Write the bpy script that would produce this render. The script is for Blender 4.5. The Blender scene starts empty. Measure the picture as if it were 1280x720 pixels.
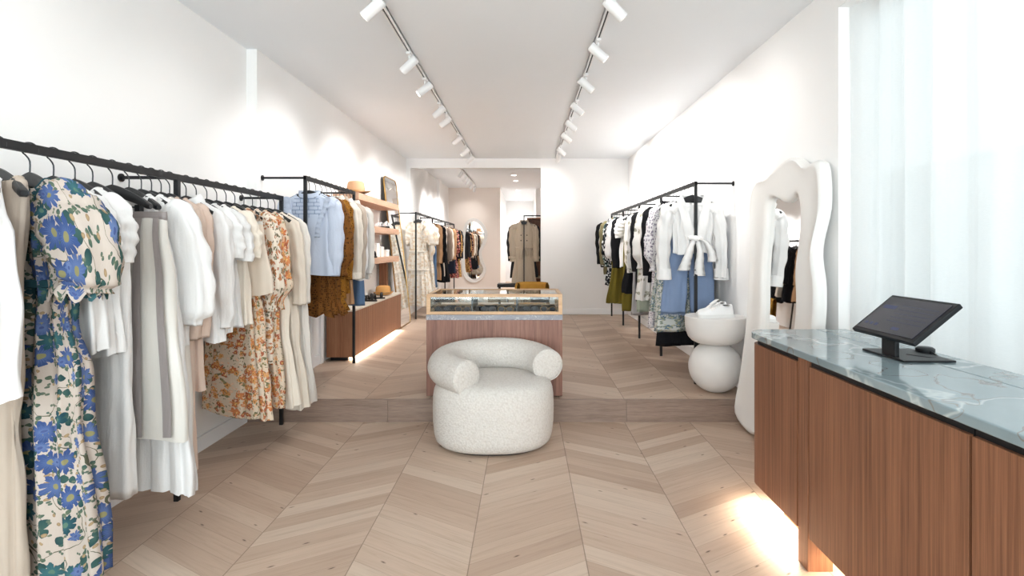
import bpy, bmesh, math, random
from mathutils import Vector, Matrix, noise
PI = math.pi
S = bpy.context.scene
COL = S.collection
H_CAM = 1.35
STEP = 0.173          # height of the raised rear floor
CEIL = 2.87
XL, XLR, XR = -2.15, -2.07, 1.78
YSTEP, YBACK, YEND, YHALL = 4.13, 9.28, 13.9, 18.0

# ------------------------------------------------------------------ object helpers
def tag(o, label=None, cat=None, group=None, kind=None):
    if label: o['label'] = label
    if cat: o['category'] = cat
    if group: o['group'] = group
    if kind: o['kind'] = kind
    return o

def thing(name, label, cat, loc=(0, 0, 0), rz=0.0, group=None):
    o = bpy.data.objects.new(name, None)
    COL.objects.link(o)
    o.empty_display_size = 0.05
    o.location = loc
    o.rotation_euler = (0, 0, rz)
    return tag(o, label, cat, group)

def copy_tree(o, parent=None):
    c = o.copy()
    COL.objects.link(c)
    c.parent = parent
    for ch in o.children:
        copy_tree(ch, c)
    return c

class MB:
    def __init__(s):
        s.v, s.f, s.uv = [], [], []
    def add(s, verts, faces, uvs=None):
        b = len(s.v)
        s.v += [Vector(p) for p in verts]
        for i, f in enumerate(faces):
            s.f.append([b + k for k in f])
            s.uv.append(uvs[i] if uvs else None)
        return s
    def box(s, x0, x1, y0, y1, z0, z1):
        vs = [(x, y, z) for x in (x0, x1) for y in (y0, y1) for z in (z0, z1)]
        return s.add(vs, [(0, 1, 3, 2), (4, 6, 7, 5), (0, 4, 5, 1), (2, 3, 7, 6), (0, 2, 6, 4), (1, 5, 7, 3)])
    def loft(s, rings, closed=True, cap0=False, cap1=False, uv=None):
        n, m = len(rings[0]), len(rings)
        vs = [p for r in rings for p in r]
        fs, us = [], []
        for i in range(m - 1):
            for j in range(n if closed else n - 1):
                k = (j + 1) % n
                fs.append((i * n + j, i * n + k, (i + 1) * n + k, (i + 1) * n + j))
                us.append([uv(i, j), uv(i, j + 1), uv(i + 1, j + 1), uv(i + 1, j)] if uv else None)
        if cap0:
            fs.append(tuple(range(n))[::-1]); us.append(None)
        if cap1:
            fs.append(tuple((m - 1) * n + j for j in range(n))); us.append(None)
        return s.add(vs, fs, us)
    def tube(s, path, rad, n=12, caps=True, ry=None):
        P = [Vector(p) for p in path]
        if not hasattr(rad, '__len__'): rad = [rad] * len(P)
        rings = []
        up = None
        for i, p in enumerate(P):
            t = (P[min(i + 1, len(P) - 1)] - P[max(i - 1, 0)]).normalized()
            if up is None:
                up = Vector((0, 0, 1)) if abs(t.z) < .9 else Vector((1, 0, 0))
            a = (up - t * up.dot(t))
            if a.length < 1e-4: a = Vector((0, 1, 0)) - t * t.y
            a.normalize(); b = t.cross(a); up = a
            q = ry[i] / rad[i] if ry else 1.0
            rings.append([p + a * rad[i] * math.cos(2 * PI * j / n) + b * rad[i] * q * math.sin(2 * PI * j / n) for j in range(n)])
        return s.loft(rings, True, caps, caps)
    def cyl(s, p0, p1, r0, r1=None, n=20):
        return s.tube([p0, p1], [r0, r0 if r1 is None else r1], n)
    def lathe(s, prof, c=(0, 0, 0), n=48):
        cx, cy, cz = c
        rings = [[(cx + r * math.cos(2 * PI * j / n), cy + r * math.sin(2 * PI * j / n), cz + z) for j in range(n)] for r, z in prof]
        return s.loft(rings, True, True, True)
    def prism(s, out, z0, z1):
        n = len(out)
        return s.loft([[(x, y, z0) for x, y in out], [(x, y, z1) for x, y in out]], True, True, True)
    def ball(s, c, rx, ry=None, rz=None, n=14, m=9):
        ry = rx if ry is None else ry; rz = rx if rz is None else rz
        rings = []
        for i in range(m + 1):
            a = -PI / 2 + PI * i / m
            r = max(math.cos(a), .02)
            rings.append([(c[0] + rx * r * math.cos(2 * PI * j / n), c[1] + ry * r * math.sin(2 * PI * j / n), c[2] + rz * math.sin(a)) for j in range(n)])
        return s.loft(rings, True, True, True)
    def xf(s, M):
        s.v = [M @ p for p in s.v]
        return s
    def build(s, name, mat, parent=None, world=False, smooth=False, bevel=0, subsurf=0, auto=None, rez=None):
        me = bpy.data.meshes.new(name)
        off = Vector((0, 0, 0))
        if parent is None:
            xs = [p.x for p in s.v]; ys = [p.y for p in s.v]; zs = [p.z for p in s.v]
            off = Vector(((min(xs) + max(xs)) / 2, (min(ys) + max(ys)) / 2, min(zs)))
        elif world:
            q = parent
            while q is not None:
                off += q.location; q = q.parent
        me.from_pydata([p - off for p in s.v], [], s.f)
        if any(u for u in s.uv):
            lay = me.uv_layers.new(name='UVMap')
            for poly, u in zip(me.polygons, s.uv):
                if u:
                    for li, c in zip(poly.loop_indices, u): lay.data[li].uv = c
        bm = bmesh.new(); bm.from_mesh(me)
        bmesh.ops.recalc_face_normals(bm, faces=bm.faces)
        bm.to_mesh(me); bm.free()
        if smooth:
            for p in me.polygons: p.use_smooth = True
            if auto: me.set_sharp_from_angle(angle=math.radians(auto))
        me.materials.append(mat)
        o = bpy.data.objects.new(name, me)
        COL.objects.link(o)
        if parent is None: o.location = off
        else: o.parent = parent
        if bevel:
            m = o.modifiers.new('bevel', 'BEVEL'); m.width = bevel; m.segments = 3; m.limit_method = 'ANGLE'
            m.harden_normals = False
        if subsurf:
            m = o.modifiers.new('sub', 'SUBSURF'); m.levels = subsurf; m.render_levels = subsurf
        return o

def struct(name, mb, mat, **k):
    return tag(mb.build(name, mat, **k), kind='structure')

def lerp(a, b, t): return a + (b - a) * t
def interp(tab, t):
    for a, b in zip(tab, tab[1:]):
        if t <= b[0]:
            q = (t - a[0]) / max(b[0] - a[0], 1e-6)
            q = q * q * (3 - 2 * q)
            return [lerp(x, y, q) for x, y in zip(a[1:], b[1:])]
    return list(tab[-1][1:])
def catmull(pts, per=8):
    out, n = [], len(pts)
    for i in range(n):
        p0, p1, p2, p3 = (Vector(pts[(i + k) % n]) for k in (-1, 0, 1, 2))
        for j in range(per):
            t = j / per
            out.append(0.5 * ((2 * p1) + (p2 - p0) * t + (2 * p0 - 5 * p1 + 4 * p2 - p3) * t * t + (3 * p1 - p0 - 3 * p2 + p3) * t ** 3))
    return out
def smooth_path(pts, per=6):
    n, out = len(pts), []
    for i in range(n - 1):
        p0, p1, p2, p3 = (Vector(pts[min(max(i + k, 0), n - 1)]) for k in (-1, 0, 1, 2))
        for j in range(per):
            t = j / per
            out.append(0.5 * ((2 * p1) + (p2 - p0) * t + (2 * p0 - 5 * p1 + 4 * p2 - p3) * t * t + (3 * p1 - p0 - 3 * p2 + p3) * t ** 3))
    out.append(Vector(pts[-1]))
    return out

# ------------------------------------------------------------------ materials
def lin(c):
    return tuple(((x / 255) / 12.92 if x / 255 < .04045 else (((x / 255) + .055) / 1.055) ** 2.4) for x in c) + (1.0,)

class NT:
    def __init__(s, name):
        s.m = bpy.data.materials.new(name); s.m.use_nodes = True
        s.t = s.m.node_tree; s.t.nodes.clear()
        s.out = s.t.nodes.new('ShaderNodeOutputMaterial')
    def n(s, typ, props=None, **ins):
        nd = s.t.nodes.new('ShaderNode' + typ)
        for k, v in (props or {}).items(): setattr(nd, k, v)
        for k, v in ins.items():
            key = int(k[1:]) if k[0] == 'i' and k[1:].isdigit() else k.replace('_', ' ')
            s.put(nd.inputs[key], v)
        return nd
    def put(s, sock, v):
        if isinstance(v, bpy.types.NodeSocket): s.t.links.new(v, sock)
        else: sock.default_value = v
    def math(s, op, a, b=0.0, c=0.0):
        nd = s.t.nodes.new('ShaderNodeMath'); nd.operation = op
        for i, v in enumerate((a, b, c)): s.put(nd.inputs[i], v)
        return nd.outputs[0]
    def vmath(s, op, a, b=(0, 0, 0)):
        nd = s.t.nodes.new('ShaderNodeVectorMath'); nd.operation = op
        s.put(nd.inputs[0], a); s.put(nd.inputs[1], b)
        return nd.outputs['Value'] if op in ('LENGTH', 'DOT_PRODUCT', 'DISTANCE') else nd.outputs[0]
    def mix(s, f, a, b, mode='MIX'):
        nd = s.t.nodes.new('ShaderNodeMix'); nd.data_type = 'RGBA'; nd.blend_type = mode
        s.put(nd.inputs[0], f); s.put(nd.inputs[6], a); s.put(nd.inputs[7], b)
        return nd.outputs[2]
    def ramp(s, f, stops):
        nd = s.t.nodes.new('ShaderNodeValToRGB')
        e = nd.color_ramp.elements
        while len(e) < len(stops): e.new(0.5)
        for el, (p, c) in zip(e, stops): el.position = p; el.color = c
        s.put(nd.inputs[0], f)
        return nd.outputs[0]
    def coord(s, which='Object'): return s.n('TexCoord').outputs[which]
    def sep(s, v):
        nd = s.n('SeparateXYZ'); s.put(nd.inputs[0], v); return nd.outputs
    def comb(s, x=0.0, y=0.0, z=0.0):
        nd = s.n('CombineXYZ'); s.put(nd.inputs[0], x); s.put(nd.inputs[1], y); s.put(nd.inputs[2], z); return nd.outputs[0]
    def noise(s, vec, scale, detail=3.0, rough=.5, dist=0.0):
        nd = s.n('TexNoise'); s.put(nd.inputs['Vector'], vec)
        nd.inputs['Scale'].default_value = scale; nd.inputs['Detail'].default_value = detail
        nd.inputs['Roughness'].default_value = rough; nd.inputs['Distortion'].default_value = dist
        return nd.outputs['Fac']
    def bump(s, h, strength=.3, dist=.01):
        nd = s.n('Bump'); s.put(nd.inputs['Height'], h)
        nd.inputs['Strength'].default_value = strength; nd.inputs['Distance'].default_value = dist
        return nd.outputs[0]
    def bsdf(s, color, rough=.5, metal=0.0, normal=None, spec=.5, **k):
        nd = s.t.nodes.new('ShaderNodeBsdfPrincipled')
        s.put(nd.inputs['Base Color'], color); s.put(nd.inputs['Roughness'], rough); s.put(nd.inputs['Metallic'], metal)
        s.put(nd.inputs['Specular IOR Level'], spec)
        if normal is not None: s.put(nd.inputs['Normal'], normal)
        for kk, v in k.items(): s.put(nd.inputs[kk.replace('_', ' ')], v)
        s.t.links.new(nd.outputs[0], s.out.inputs[0])
        return s.m

def plain(name, rgb, rough=.5, metal=0.0, var=.04, scale=12, spec=.5, bump=0.0):
    t = NT(name); c = lin(rgb)
    f = t.noise(t.coord(), scale, 3)
    d = tuple(x * (1 - var) for x in c[:3]) + (1,)
    col = t.mix(f, c, d)
    nm = t.bump(f, bump, .005) if bump else None
    return t.bsdf(col, rough, metal, nm, spec)

def emit(name, rgb, strength):
    t = NT(name)
    e = t.n('Emission', Color=lin(rgb), Strength=strength)
    t.t.links.new(e.outputs[0], t.out.inputs[0])
    return t.m

def fabric(name, rgb, rough=.9, weave=900, var=.06, bump=.45, spec=.15, crease=.5):
    t = NT(name); c = lin(rgb); uv = t.coord('UV'); ob = t.coord()
    f = t.noise(ob, 9, 4)
    g = t.noise(t.vmath('MULTIPLY', uv, (1.0, .35, 1.0)), weave, 2)
    col = t.mix(t.math('ADD', t.math('MULTIPLY', f, .6), t.math('MULTIPLY', g, .4)), tuple(x * (1 - var) for x in c[:3]) + (1,), tuple(min(1, x * (1 + var)) for x in c[:3]) + (1,))
    cr = t.math('ADD', t.math('MULTIPLY', t.noise(t.vmath('MULTIPLY', ob, (1, 1, .45)), 14, 5, .55, .6), .7), t.math('MULTIPLY', t.noise(t.vmath('MULTIPLY', ob, (1, 1, .12)), 26, 3, .5, .4), .5))
    h = t.math('ADD', t.math('MULTIPLY', cr, crease), t.math('MULTIPLY', g, .06))
    return t.bsdf(col, rough, 0.0, t.bump(h, bump, .045), spec)

def printed(name, base, layers, rough=.85, jitter=0.0, crease=.4, stems=None):
    """printed cloth; a layer is (cells per metre, radius in cells, petals, inner colour, outer colour, share of cells, centre colour)"""
    t = NT(name); uv = t.coord('UV'); ob = t.coord()
    if jitter:
        nz = t.n('TexNoise', {'noise_dimensions': '2D'}); t.put(nz.inputs['Vector'], uv); nz.inputs['Scale'].default_value = 30
        uv = t.vmath('ADD', uv, t.vmath('MULTIPLY', t.vmath('SUBTRACT', nz.outputs['Color'], (.5, .5, .5)), (jitter, jitter, 0)))
    w = t.noise(ob, 10, 3)
    col = t.mix(w, lin(base), tuple(x * .92 for x in lin(base)[:3]) + (1,))
    if stems:
        sn = t.n('TexNoise', {'noise_dimensions': '2D'}); t.put(sn.inputs['Vector'], uv); sn.inputs['Scale'].default_value = stems[0]; sn.inputs['Detail'].default_value = 1.0
        col = t.mix(t.math('LESS_THAN', t.math('ABSOLUTE', t.math('SUBTRACT', sn.outputs['Fac'], .5)), stems[1]), col, lin(stems[2]))
    for k, (sc, R, pet, ca, cb, share, cc) in enumerate(layers):
        p = t.vmath('ADD', t.vmath('MULTIPLY', uv, (sc, sc, 0)), (3.7 * k + .3, 7.1 * k + .6, 0))
        vo = t.n('TexVoronoi', {'voronoi_dimensions': '2D', 'feature': 'F1'})
        t.put(vo.inputs['Vector'], p); vo.inputs['Scale'].default_value = 1.0; vo.inputs['Randomness'].default_value = .75
        d = t.vmath('SUBTRACT', p, vo.outputs['Position'])
        x, y, _ = t.sep(d)
        rc = t.n('SeparateColor'); t.put(rc.inputs[0], vo.outputs['Color'])
        r = t.vmath('LENGTH', d)
        if pet:
            a = t.math('ADD', t.math('MULTIPLY', t.math('ARCTAN2', y, x), pet / 2), t.math('MULTIPLY', rc.outputs[0], 6.28))
            if pet == 2:
                sh = t.math('POWER', t.math('ABSOLUTE', t.math('COSINE', a)), 1.4)
            else:
                sh = t.math('ADD', .58, t.math('MULTIPLY', t.math('ABSOLUTE', t.math('COSINE', a)), .42))
                sh = t.math('ADD', sh, t.math('MULTIPLY', t.math('COSINE', t.math('MULTIPLY', a, 6.0)), .05))
            thr = t.math('MULTIPLY', sh, R)
        else:
            thr = R
        m = t.math('MULTIPLY', t.math('LESS_THAN', r, thr), t.math('LESS_THAN', rc.outputs[1], share))
        q = t.math('DIVIDE', r, R)
        if pet > 2:
            q = t.math('ADD', q, t.math('MULTIPLY', t.math('ABSOLUTE', t.math('SINE', t.math('MULTIPLY', a, 3.0))), .35))
        pc = t.mix(t.math('MULTIPLY', q, t.math('ADD', .5, t.math('MULTIPLY', rc.outputs[2], .8))), lin(ca), lin(cb))
        if cc:
            pc = t.mix(t.math('LESS_THAN', r, R * .24), pc, lin(cc))
        col = t.mix(m, col, pc)
    cr = t.noise(t.vmath('MULTIPLY', ob, (1, 1, .45)), 14, 5, .55, .6)
    return t.bsdf(col, rough, 0.0, t.bump(cr, .25 * crease / .4, .03), .15)

def wood(name, dark, light, sc=(34, 34, 1.6), rough=.42, sharp=.55, big=4.0):
    t = NT(name); ob = t.coord()
    v = t.vmath('MULTIPLY', ob, sc)
    a = t.noise(v, 1.0, 5, .6, .35)
    b = t.noise(t.vmath('MULTIPLY', ob, tuple(x * 4.5 for x in sc)), 1.0, 3, .6)
    g = t.noise(t.vmath('MULTIPLY', ob, tuple(x / big for x in sc)), 1.0, 2)
    f = t.math('ADD', t.math('MULTIPLY', a, .5), t.math('ADD', t.math('MULTIPLY', b, .42), t.math('MULTIPLY', g, .18)))
    col = t.ramp(f, [(.5 - sharp * .25, lin(dark)), (.5 + sharp * .3, lin(light))])
    return t.bsdf(col, rough, 0.0, t.bump(b, .06, .002), .4)

def chevron(name, zoff=0.0):
    t = NT(name)
    p = t.n('NewGeometry').outputs['Position']
    x, y, z = t.sep(p)
    W, SL, PW = .5, .577, .128
    xs = t.math('ADD', x, .24 + 20.0)
    fold = t.math('PINGPONG', xs, W)
    colid = t.math('FLOOR', t.math('DIVIDE', xs, W))
    v = t.math('SUBTRACT', t.math('ADD', y, 20.0 + zoff), t.math('MULTIPLY', fold, SL))
    v = t.math('DIVIDE', v, PW)
    pid = t.math('FLOOR', v)
    fr = t.math('FRACT', v)
    wn = t.n('TexWhiteNoise', {'noise_dimensions': '2D'}); t.put(wn.inputs['Vector'], t.comb(colid, pid))
    rc = t.n('SeparateColor'); t.put(rc.inputs[0], wn.outputs['Color'])
    # along the plank: fold measured with its sign, across: v
    along = t.math('ADD', t.math('MULTIPLY', fold, 1.155), t.math('MULTIPLY', rc.outputs[1], 9.0))
    gv = t.comb(t.math('MULTIPLY', along, 2.6), t.math('ADD', t.math('MULTIPLY', v, 5.0), t.math('MULTIPLY', rc.outputs[2], 30.0)), t.math('MULTIPLY', colid, 3.3))
    g1 = t.noise(gv, 1.0, 5, .6, .8)
    g2 = t.noise(t.comb(t.math('MULTIPLY', along, 5.0), t.math('MULTIPLY', v, 32.0), pid), 1.0, 3, .6)
    base = t.ramp(rc.outputs[0], [(0, lin((182, 157, 138))), (.3, lin((192, 168, 149))), (.65, lin((200, 177, 158))), (1, lin((207, 187, 169)))])
    grain = t.ramp(t.math('ADD', t.math('MULTIPLY', g1, .75), t.math('MULTIPLY', g2, .25)), [(.28, (.80, .76, .72, 1)), (.5, (.97, .965, .96, 1)), (.75, (1.06, 1.055, 1.05, 1))])
    col = t.mix(1.0, base, grain, 'MULTIPLY')
    # knots
    kv = t.n('TexVoronoi', {'voronoi_dimensions': '2D'}); t.put(kv.inputs['Vector'], t.comb(t.math('MULTIPLY', along, 2.6), t.math('MULTIPLY', v, .9))); kv.inputs['Scale'].default_value = 1.0
    kc = t.n('SeparateColor'); t.put(kc.inputs[0], kv.outputs['Color'])
    kd = t.math('ADD', kv.outputs['Distance'], t.math('MULTIPLY', t.math('SUBTRACT', g2, .5), .05))
    km = t.math('MULTIPLY', t.math('LESS_THAN', kc.outputs[0], .45), t.math('SUBTRACT', 1.0, t.n('MapRange', i0=kd, i1=.012, i2=.05).outputs[0]))
    col = t.mix(t.math('MULTIPLY', km, .85), col, lin((70, 50, 40)))
    # joints
    e1 = t.math('MINIMUM', fr, t.math('SUBTRACT', 1.0, fr))
    j1 = t.math('LESS_THAN', e1, .009)
    fw = t.math('MINIMUM', fold, t.math('SUBTRACT', W, fold))
    j2 = t.math('LESS_THAN', fw, .0022)
    jj = t.math('MAXIMUM', t.math('MULTIPLY', j1, .35), t.math('MULTIPLY', j2, .6))
    col = t.mix(jj, col, lin((95, 75, 60)))
    rough = t.math('ADD', .42, t.math('MULTIPLY', g1, .15))
    return t.bsdf(col, rough, 0.0, t.bump(t.math('SUBTRACT', g2, jj), .08, .003), .35)

M = {}
M['wall'] = plain('white_plaster', (243, 242, 241), .9, 0, .015, 3, .2)
M['ceil'] = plain('ceiling_paint', (240, 243, 246), .95, 0, .015, 3, .1)
M['pinkwall'] = plain('blush_plaster', (240, 230, 222), .9, 0, .02, 3, .2)
M['trim'] = plain('trim_paint', (244, 244, 245), .5, 0, .01, 3, .4)
M['floor'] = chevron('oak_chevron')
M['riser'] = wood('oak_riser', (112, 92, 81), (154, 132, 118), (2.2, 30, 34), .5, .6)  # floor oak made greyer and darker: shading of the step front in the colour
M['black'] = plain('black_steel', (24, 25, 28), .45, .3, .1, 30)
M['hanger'] = plain('black_hanger', (20, 21, 24), .38, 0, .15, 30)
M['chrome'] = plain('dark_hook_steel', (70, 72, 76), .3, .9, .1, 30)
M['walnut'] = wood('walnut_front', (84, 50, 33), (150, 102, 74), (70, 70, 1.0), .42, .62)
M['walnut_case'] = wood('walnut_case', (107, 71, 60), (157, 114, 98), (40, 40, 1.5), .45, .6)
M['walnut_slat'] = wood('walnut_slats', (112, 70, 46), (166, 116, 84), (46, 46, 1.3), .42, .7)
M['oak'] = wood('light_oak', (190, 150, 112), (222, 186, 148), (3, 30, 30), .45)
M['shelfwood'] = wood('shelf_oak', (180, 140, 114), (206, 168, 142), (30, 2.4, 30), .5)
M['white_lamp'] = plain('white_lamp_enamel', (240, 240, 240), .4, 0, .02, 5)
M['lens'] = emit('lamp_lens', (255, 244, 228), 6.0)
M['down'] = emit('downlight_lens', (255, 246, 234), 7.0)
M['led'] = emit('led_strip', (255, 214, 160), 9.0)
M['mirror'] = NT('mirror_glass').bsdf((.93, .94, .94, 1), .015, 1.0)
M['gold'] = plain('brushed_brass', (176, 140, 84), .3, .9, .1, 20)
M['plaster'] = plain('matt_white_plaster', (232, 230, 227), .75, 0, .02, 8, .25, .06)
M['stool'] = plain('white_ceramic_plaster', (226, 223, 220), .6, 0, .05, 14, .3, .08)
M['hatfelt'] = plain('tan_felt', (196, 156, 122), .95, 0, .1, 60, .1)
M['straw'] = plain('tan_straw', (200, 150, 92), .9, 0, .2, 90, .1, .3)
M['blackleather'] = plain('black_leather', (22, 21, 22), .35, 0, .2, 30)
M['bronze'] = plain('bronze_leather', (150, 112, 62), .4, .3, .2, 40)
M['velvet'] = plain('mustard_velvet', (190, 142, 62), .85, 0, .15, 20, .2)
M['screen'] = NT('dark_screen').bsdf((.022, .024, .036, 1), .14, 0.0, None, .5)
M['screen_ui'] = emit('screen_lines', (74, 78, 96), .9)
M['sneaker'] = plain('white_leather', (240, 240, 240), .45, 0, .03, 30, .4)
M['rubber'] = plain('white_rubber', (228, 228, 226), .6, 0, .03, 30)
M['card'] = plain('white_card', (240, 236, 230), .7, 0, .02, 10)
M['navy'] = plain('navy_velvet', (34, 40, 56), .9, 0, .2, 50, .1)

def boucle():
    t = NT('white_boucle'); ob = t.coord()
    v = t.n('TexVoronoi', {'feature': 'SMOOTH_F1'}); t.put(v.inputs['Vector'], ob); v.inputs['Scale'].default_value = 95
    n = t.noise(ob, 60, 4)
    h = t.math('ADD', t.math('MULTIPLY', v.outputs['Distance'], -1.0), t.math('MULTIPLY', n, .6))
    col = t.mix(v.outputs['Distance'], lin((220, 216, 211)), lin((196, 189, 182)))
    return t.bsdf(col, .95, 0, t.bump(h, .55, .008), .1)
M['boucle'] = boucle()

def marble(name, base, base2, vein, vein2, rough=.08, sc=2.2):
    t = NT(name); ob = t.coord()
    w = t.n('TexNoise'); t.put(w.inputs['Vector'], ob); w.inputs['Scale'].default_value = sc; w.inputs['Detail'].default_value = 4
    d = t.vmath('ADD', ob, t.vmath('MULTIPLY', t.vmath('SUBTRACT', w.outputs['Color'], (.5, .5, .5)), (.55, .55, .2)))
    n1 = t.noise(d, sc * 1.3, 5)
    n2 = t.noise(d, sc * 2.3, 3)
    v1 = t.math('ABSOLUTE', t.math('SUBTRACT', n1, .5))
    v2 = t.math('ABSOLUTE', t.math('SUBTRACT', n2, .47))
    col = t.mix(t.noise(d, 3.5, 5), lin(base), lin(base2))
    col = t.mix(t.n('MapRange', i0=v1, i1=.0, i2=.012, i3=.7, i4=0.0).outputs[0], col, lin(vein))
    col = t.mix(t.n('MapRange', i0=v2, i1=.0, i2=.006, i3=.7, i4=0.0).outputs[0], col, lin(vein2))
    return t.bsdf(col, rough, 0, None, .6)
M['marble'] = marble('teal_marble', (106, 124, 130), (150, 164, 168), (196, 204, 204), (112, 92, 80), .07, 1.1)
M['greystone'] = marble('grey_marble', (128, 130, 140), (170, 170, 176), (214, 212, 212), (84, 84, 92), .15, 6)
M['terrazzo'] = marble('cream_stone', (212, 200, 184), (228, 218, 204), (120, 100, 88), (90, 72, 60), .3, 14)

def thin_glass(name, tint=(.95, .98, .97, 1), refl=.12):
    t = NT(name)
    tr = t.n('BsdfTransparent', Color=tint)
    gl = t.n('BsdfGlossy', Color=(1, 1, 1, 1), Roughness=.02)
    lw = t.n('LayerWeight', Blend=.25)
    f = t.math('MINIMUM', t.math('ADD', t.math('MULTIPLY', lw.outputs['Fresnel'], .8), refl * .4), 1.0)
    mx = t.n('MixShader'); t.put(mx.inputs[0], f)
    t.t.links.new(tr.outputs[0], mx.inputs[1]); t.t.links.new(gl.outputs[0], mx.inputs[2])
    t.t.links.new(mx.outputs[0], t.out.inputs[0])
    return t.m
M['glass'] = thin_glass('clear_glass', (.93, .96, .96, 1), .05)

def sheer():
    t = NT('sheer_voile'); ob = t.coord()
    n = t.noise(t.vmath('MULTIPLY', ob, (60, 60, 260)), 1.0, 2)
    c = t.mix(n, (.93, .94, .94, 1), (.86, .88, .88, 1))
    df = t.n('BsdfDiffuse', Color=c); tl = t.n('BsdfTranslucent', Color=c); tr = t.n('BsdfTransparent', Color=(1, 1, 1, 1))
    a = t.n('MixShader'); t.put(a.inputs[0], .62); t.t.links.new(df.outputs[0], a.inputs[1]); t.t.links.new(tl.outputs[0], a.inputs[2])
    b = t.n('MixShader'); t.put(b.inputs[0], .22); t.t.links.new(a.outputs[0], b.inputs[1]); t.t.links.new(tr.outputs[0], b.inputs[2])
    t.t.links.new(b.outputs[0], t.out.inputs[0])
    return t.m
M['sheer'] = sheer()

# cloth
F = {}
for k, c in dict(white=(229, 228, 227), offwhite=(224, 219, 212), cream=(221, 210, 196), tan=(190, 166, 142), linen=(186, 172, 158), blush=(206, 184, 170), blush2=(196, 172, 158),
                 ivory=(236, 226, 212), skyblue=(196, 205, 222), denimwhite=(226, 218, 206), camel=(176, 138, 104), black=(26, 26, 29), charcoal=(52, 52, 56), olive=(112, 100, 40),
                 navy=(40, 46, 62), grey=(168, 166, 166), sage=(172, 182, 166), rust=(146, 92, 52), taupe=(150, 132, 118), trench=(196, 180, 160), khaki=(120, 112, 84)).items():
    F[k] = fabric('cloth_' + k, c)
F['satin'] = fabric('silver_satin', (206, 202, 195), .36, 900, .04, .15, .5, .35)
F['satinband'] = fabric('grey_satin_band', (140, 132, 130), .35, 900, .05, .3, .5, .6)
F['satinbeige'] = fabric('beige_satin', (214, 200, 184), .42, 900, .04, .15, .5, .35)
F['denim'] = fabric('blue_denim', (124, 142, 172), .9, 500, .16, .2, .1)
F['denim2'] = fabric('mid_blue_denim', (92, 118, 150), .9, 500, .2, .2, .1)
F['knit'] = fabric('blush_knit', (203, 182, 168), .95, 350, .1, .45, .1, .5)
F['blueflora'] = printed('blue_floral_cotton', (184, 172, 162), [
    (22, .34, 2, (92, 104, 84), (58, 84, 78), .7, None),
    (14, .40, 2, (60, 88, 82), (40, 68, 70), .62, None),
    (30, .26, 2, (104, 110, 92), (70, 92, 84), .5, None),
    (36, .20, 0, (160, 140, 108), (138, 114, 88), .28, None),
    (10.5, .44, 9, (96, 114, 154), (56, 76, 122), .55, (134, 130, 92)),
    (11.5, .38, 7, (62, 104, 108), (38, 70, 80), .34, (84, 112, 98)),
    (17, .34, 8, (104, 122, 160), (70, 90, 136), .3, (70, 84, 130))], jitter=.008, stems=(9, .008, (84, 86, 70)))
F['orangeflora'] = printed('orange_floral_chiffon', (222, 204, 182), [
    (24, .42, 2, (150, 140, 100), (112, 112, 82), .5, None),
    (19, .50, 7, (220, 150, 98), (190, 104, 66), .42, (228, 190, 120)),
    (24, .46, 6, (226, 178, 116), (206, 138, 84), .36, (150, 98, 60)),
    (27, .40, 8, (196, 116, 88), (158, 84, 62), .32, (222, 178, 110)),
    (40, .3, 5, (240, 218, 190), (220, 170, 134), .4, None),
    (52, .28, 2, (120, 112, 84), (100, 98, 78), .4, None)], jitter=.03)
F['orangeflora2'] = printed('peach_floral_chiffon', (234, 222, 206), [
    (30, .46, 6, (212, 160, 108), (182, 120, 78), .42, (160, 106, 66)),
    (38, .42, 2, (136, 126, 98), (110, 102, 84), .45, None),
    (50, .32, 5, (204, 130, 92), (166, 102, 76), .35, None)], jitter=.03)
F['creamlace'] = printed('cream_embroidered_lace', (240, 233, 222), [
    (26, .45, 6, (222, 200, 172), (230, 216, 196), .5, None), (16, .4, 5, (216, 196, 168), (226, 210, 188), .45, None)], jitter=.02)
F['mustard'] = printed('mustard_lace', (146, 98, 34), [
    (42, .5, 6, (172, 122, 50), (120, 76, 22), .7, (92, 56, 16)), (60, .3, 0, (78, 46, 14), (86, 52, 16), .5, None)], jitter=.01, crease=.6)
F['rustlace'] = printed('brown_lace', (118, 74, 32), [
    (46, .5, 6, (142, 94, 44), (96, 58, 22), .7, (70, 42, 16)), (60, .3, 0, (60, 36, 14), (66, 40, 16), .5, None)], jitter=.01, crease=.6)
F['speckle'] = printed('speckled_print', (232, 228, 230), [(46, .3, 0, (132, 124, 140), (150, 142, 156), .75, None), (70, .2, 0, (120, 112, 126), (130, 122, 136), .5, None)])
F['paisley'] = printed('sage_paisley_print', (232, 229, 224), [(9, .36, 2, (150, 148, 132), (178, 174, 160), .6, None), (15, .28, 5, (166, 160, 142), (190, 186, 172), .4, (120, 114, 100))])
F['greenflora'] = printed('pale_green_floral_cotton', (206, 208, 204), [
    (24, .5, 7, (126, 148, 160), (98, 120, 134), .6, (196, 190, 150)), (32, .5, 2, (140, 148, 134), (124, 134, 126), .6, None), (46, .3, 5, (206, 202, 170), (180, 176, 150), .5, None)], jitter=.015)
F['polka'] = printed('polka_dot_cloth', (32, 36, 42), [(26, .3, 0, (220, 220, 220), (226, 226, 226), .9, None)])
F['polkagreen'] = printed('teal_dot_cloth', (48, 72, 70), [(26, .3, 0, (206, 214, 208), (210, 218, 212), .9, None)])
F['leopard'] = printed('leopard_cloth', (196, 154, 96), [(30, .4, 5, (120, 78, 40), (40, 26, 18), .9, (150, 100, 54))], jitter=.015)
F['redflora'] = printed('red_floral_cloth', (60, 40, 44), [(26, .45, 6, (206, 120, 110), (170, 70, 70), .7, (230, 200, 170)), (36, .3, 5, (220, 200, 180), (200, 170, 150), .5, None)])
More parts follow.
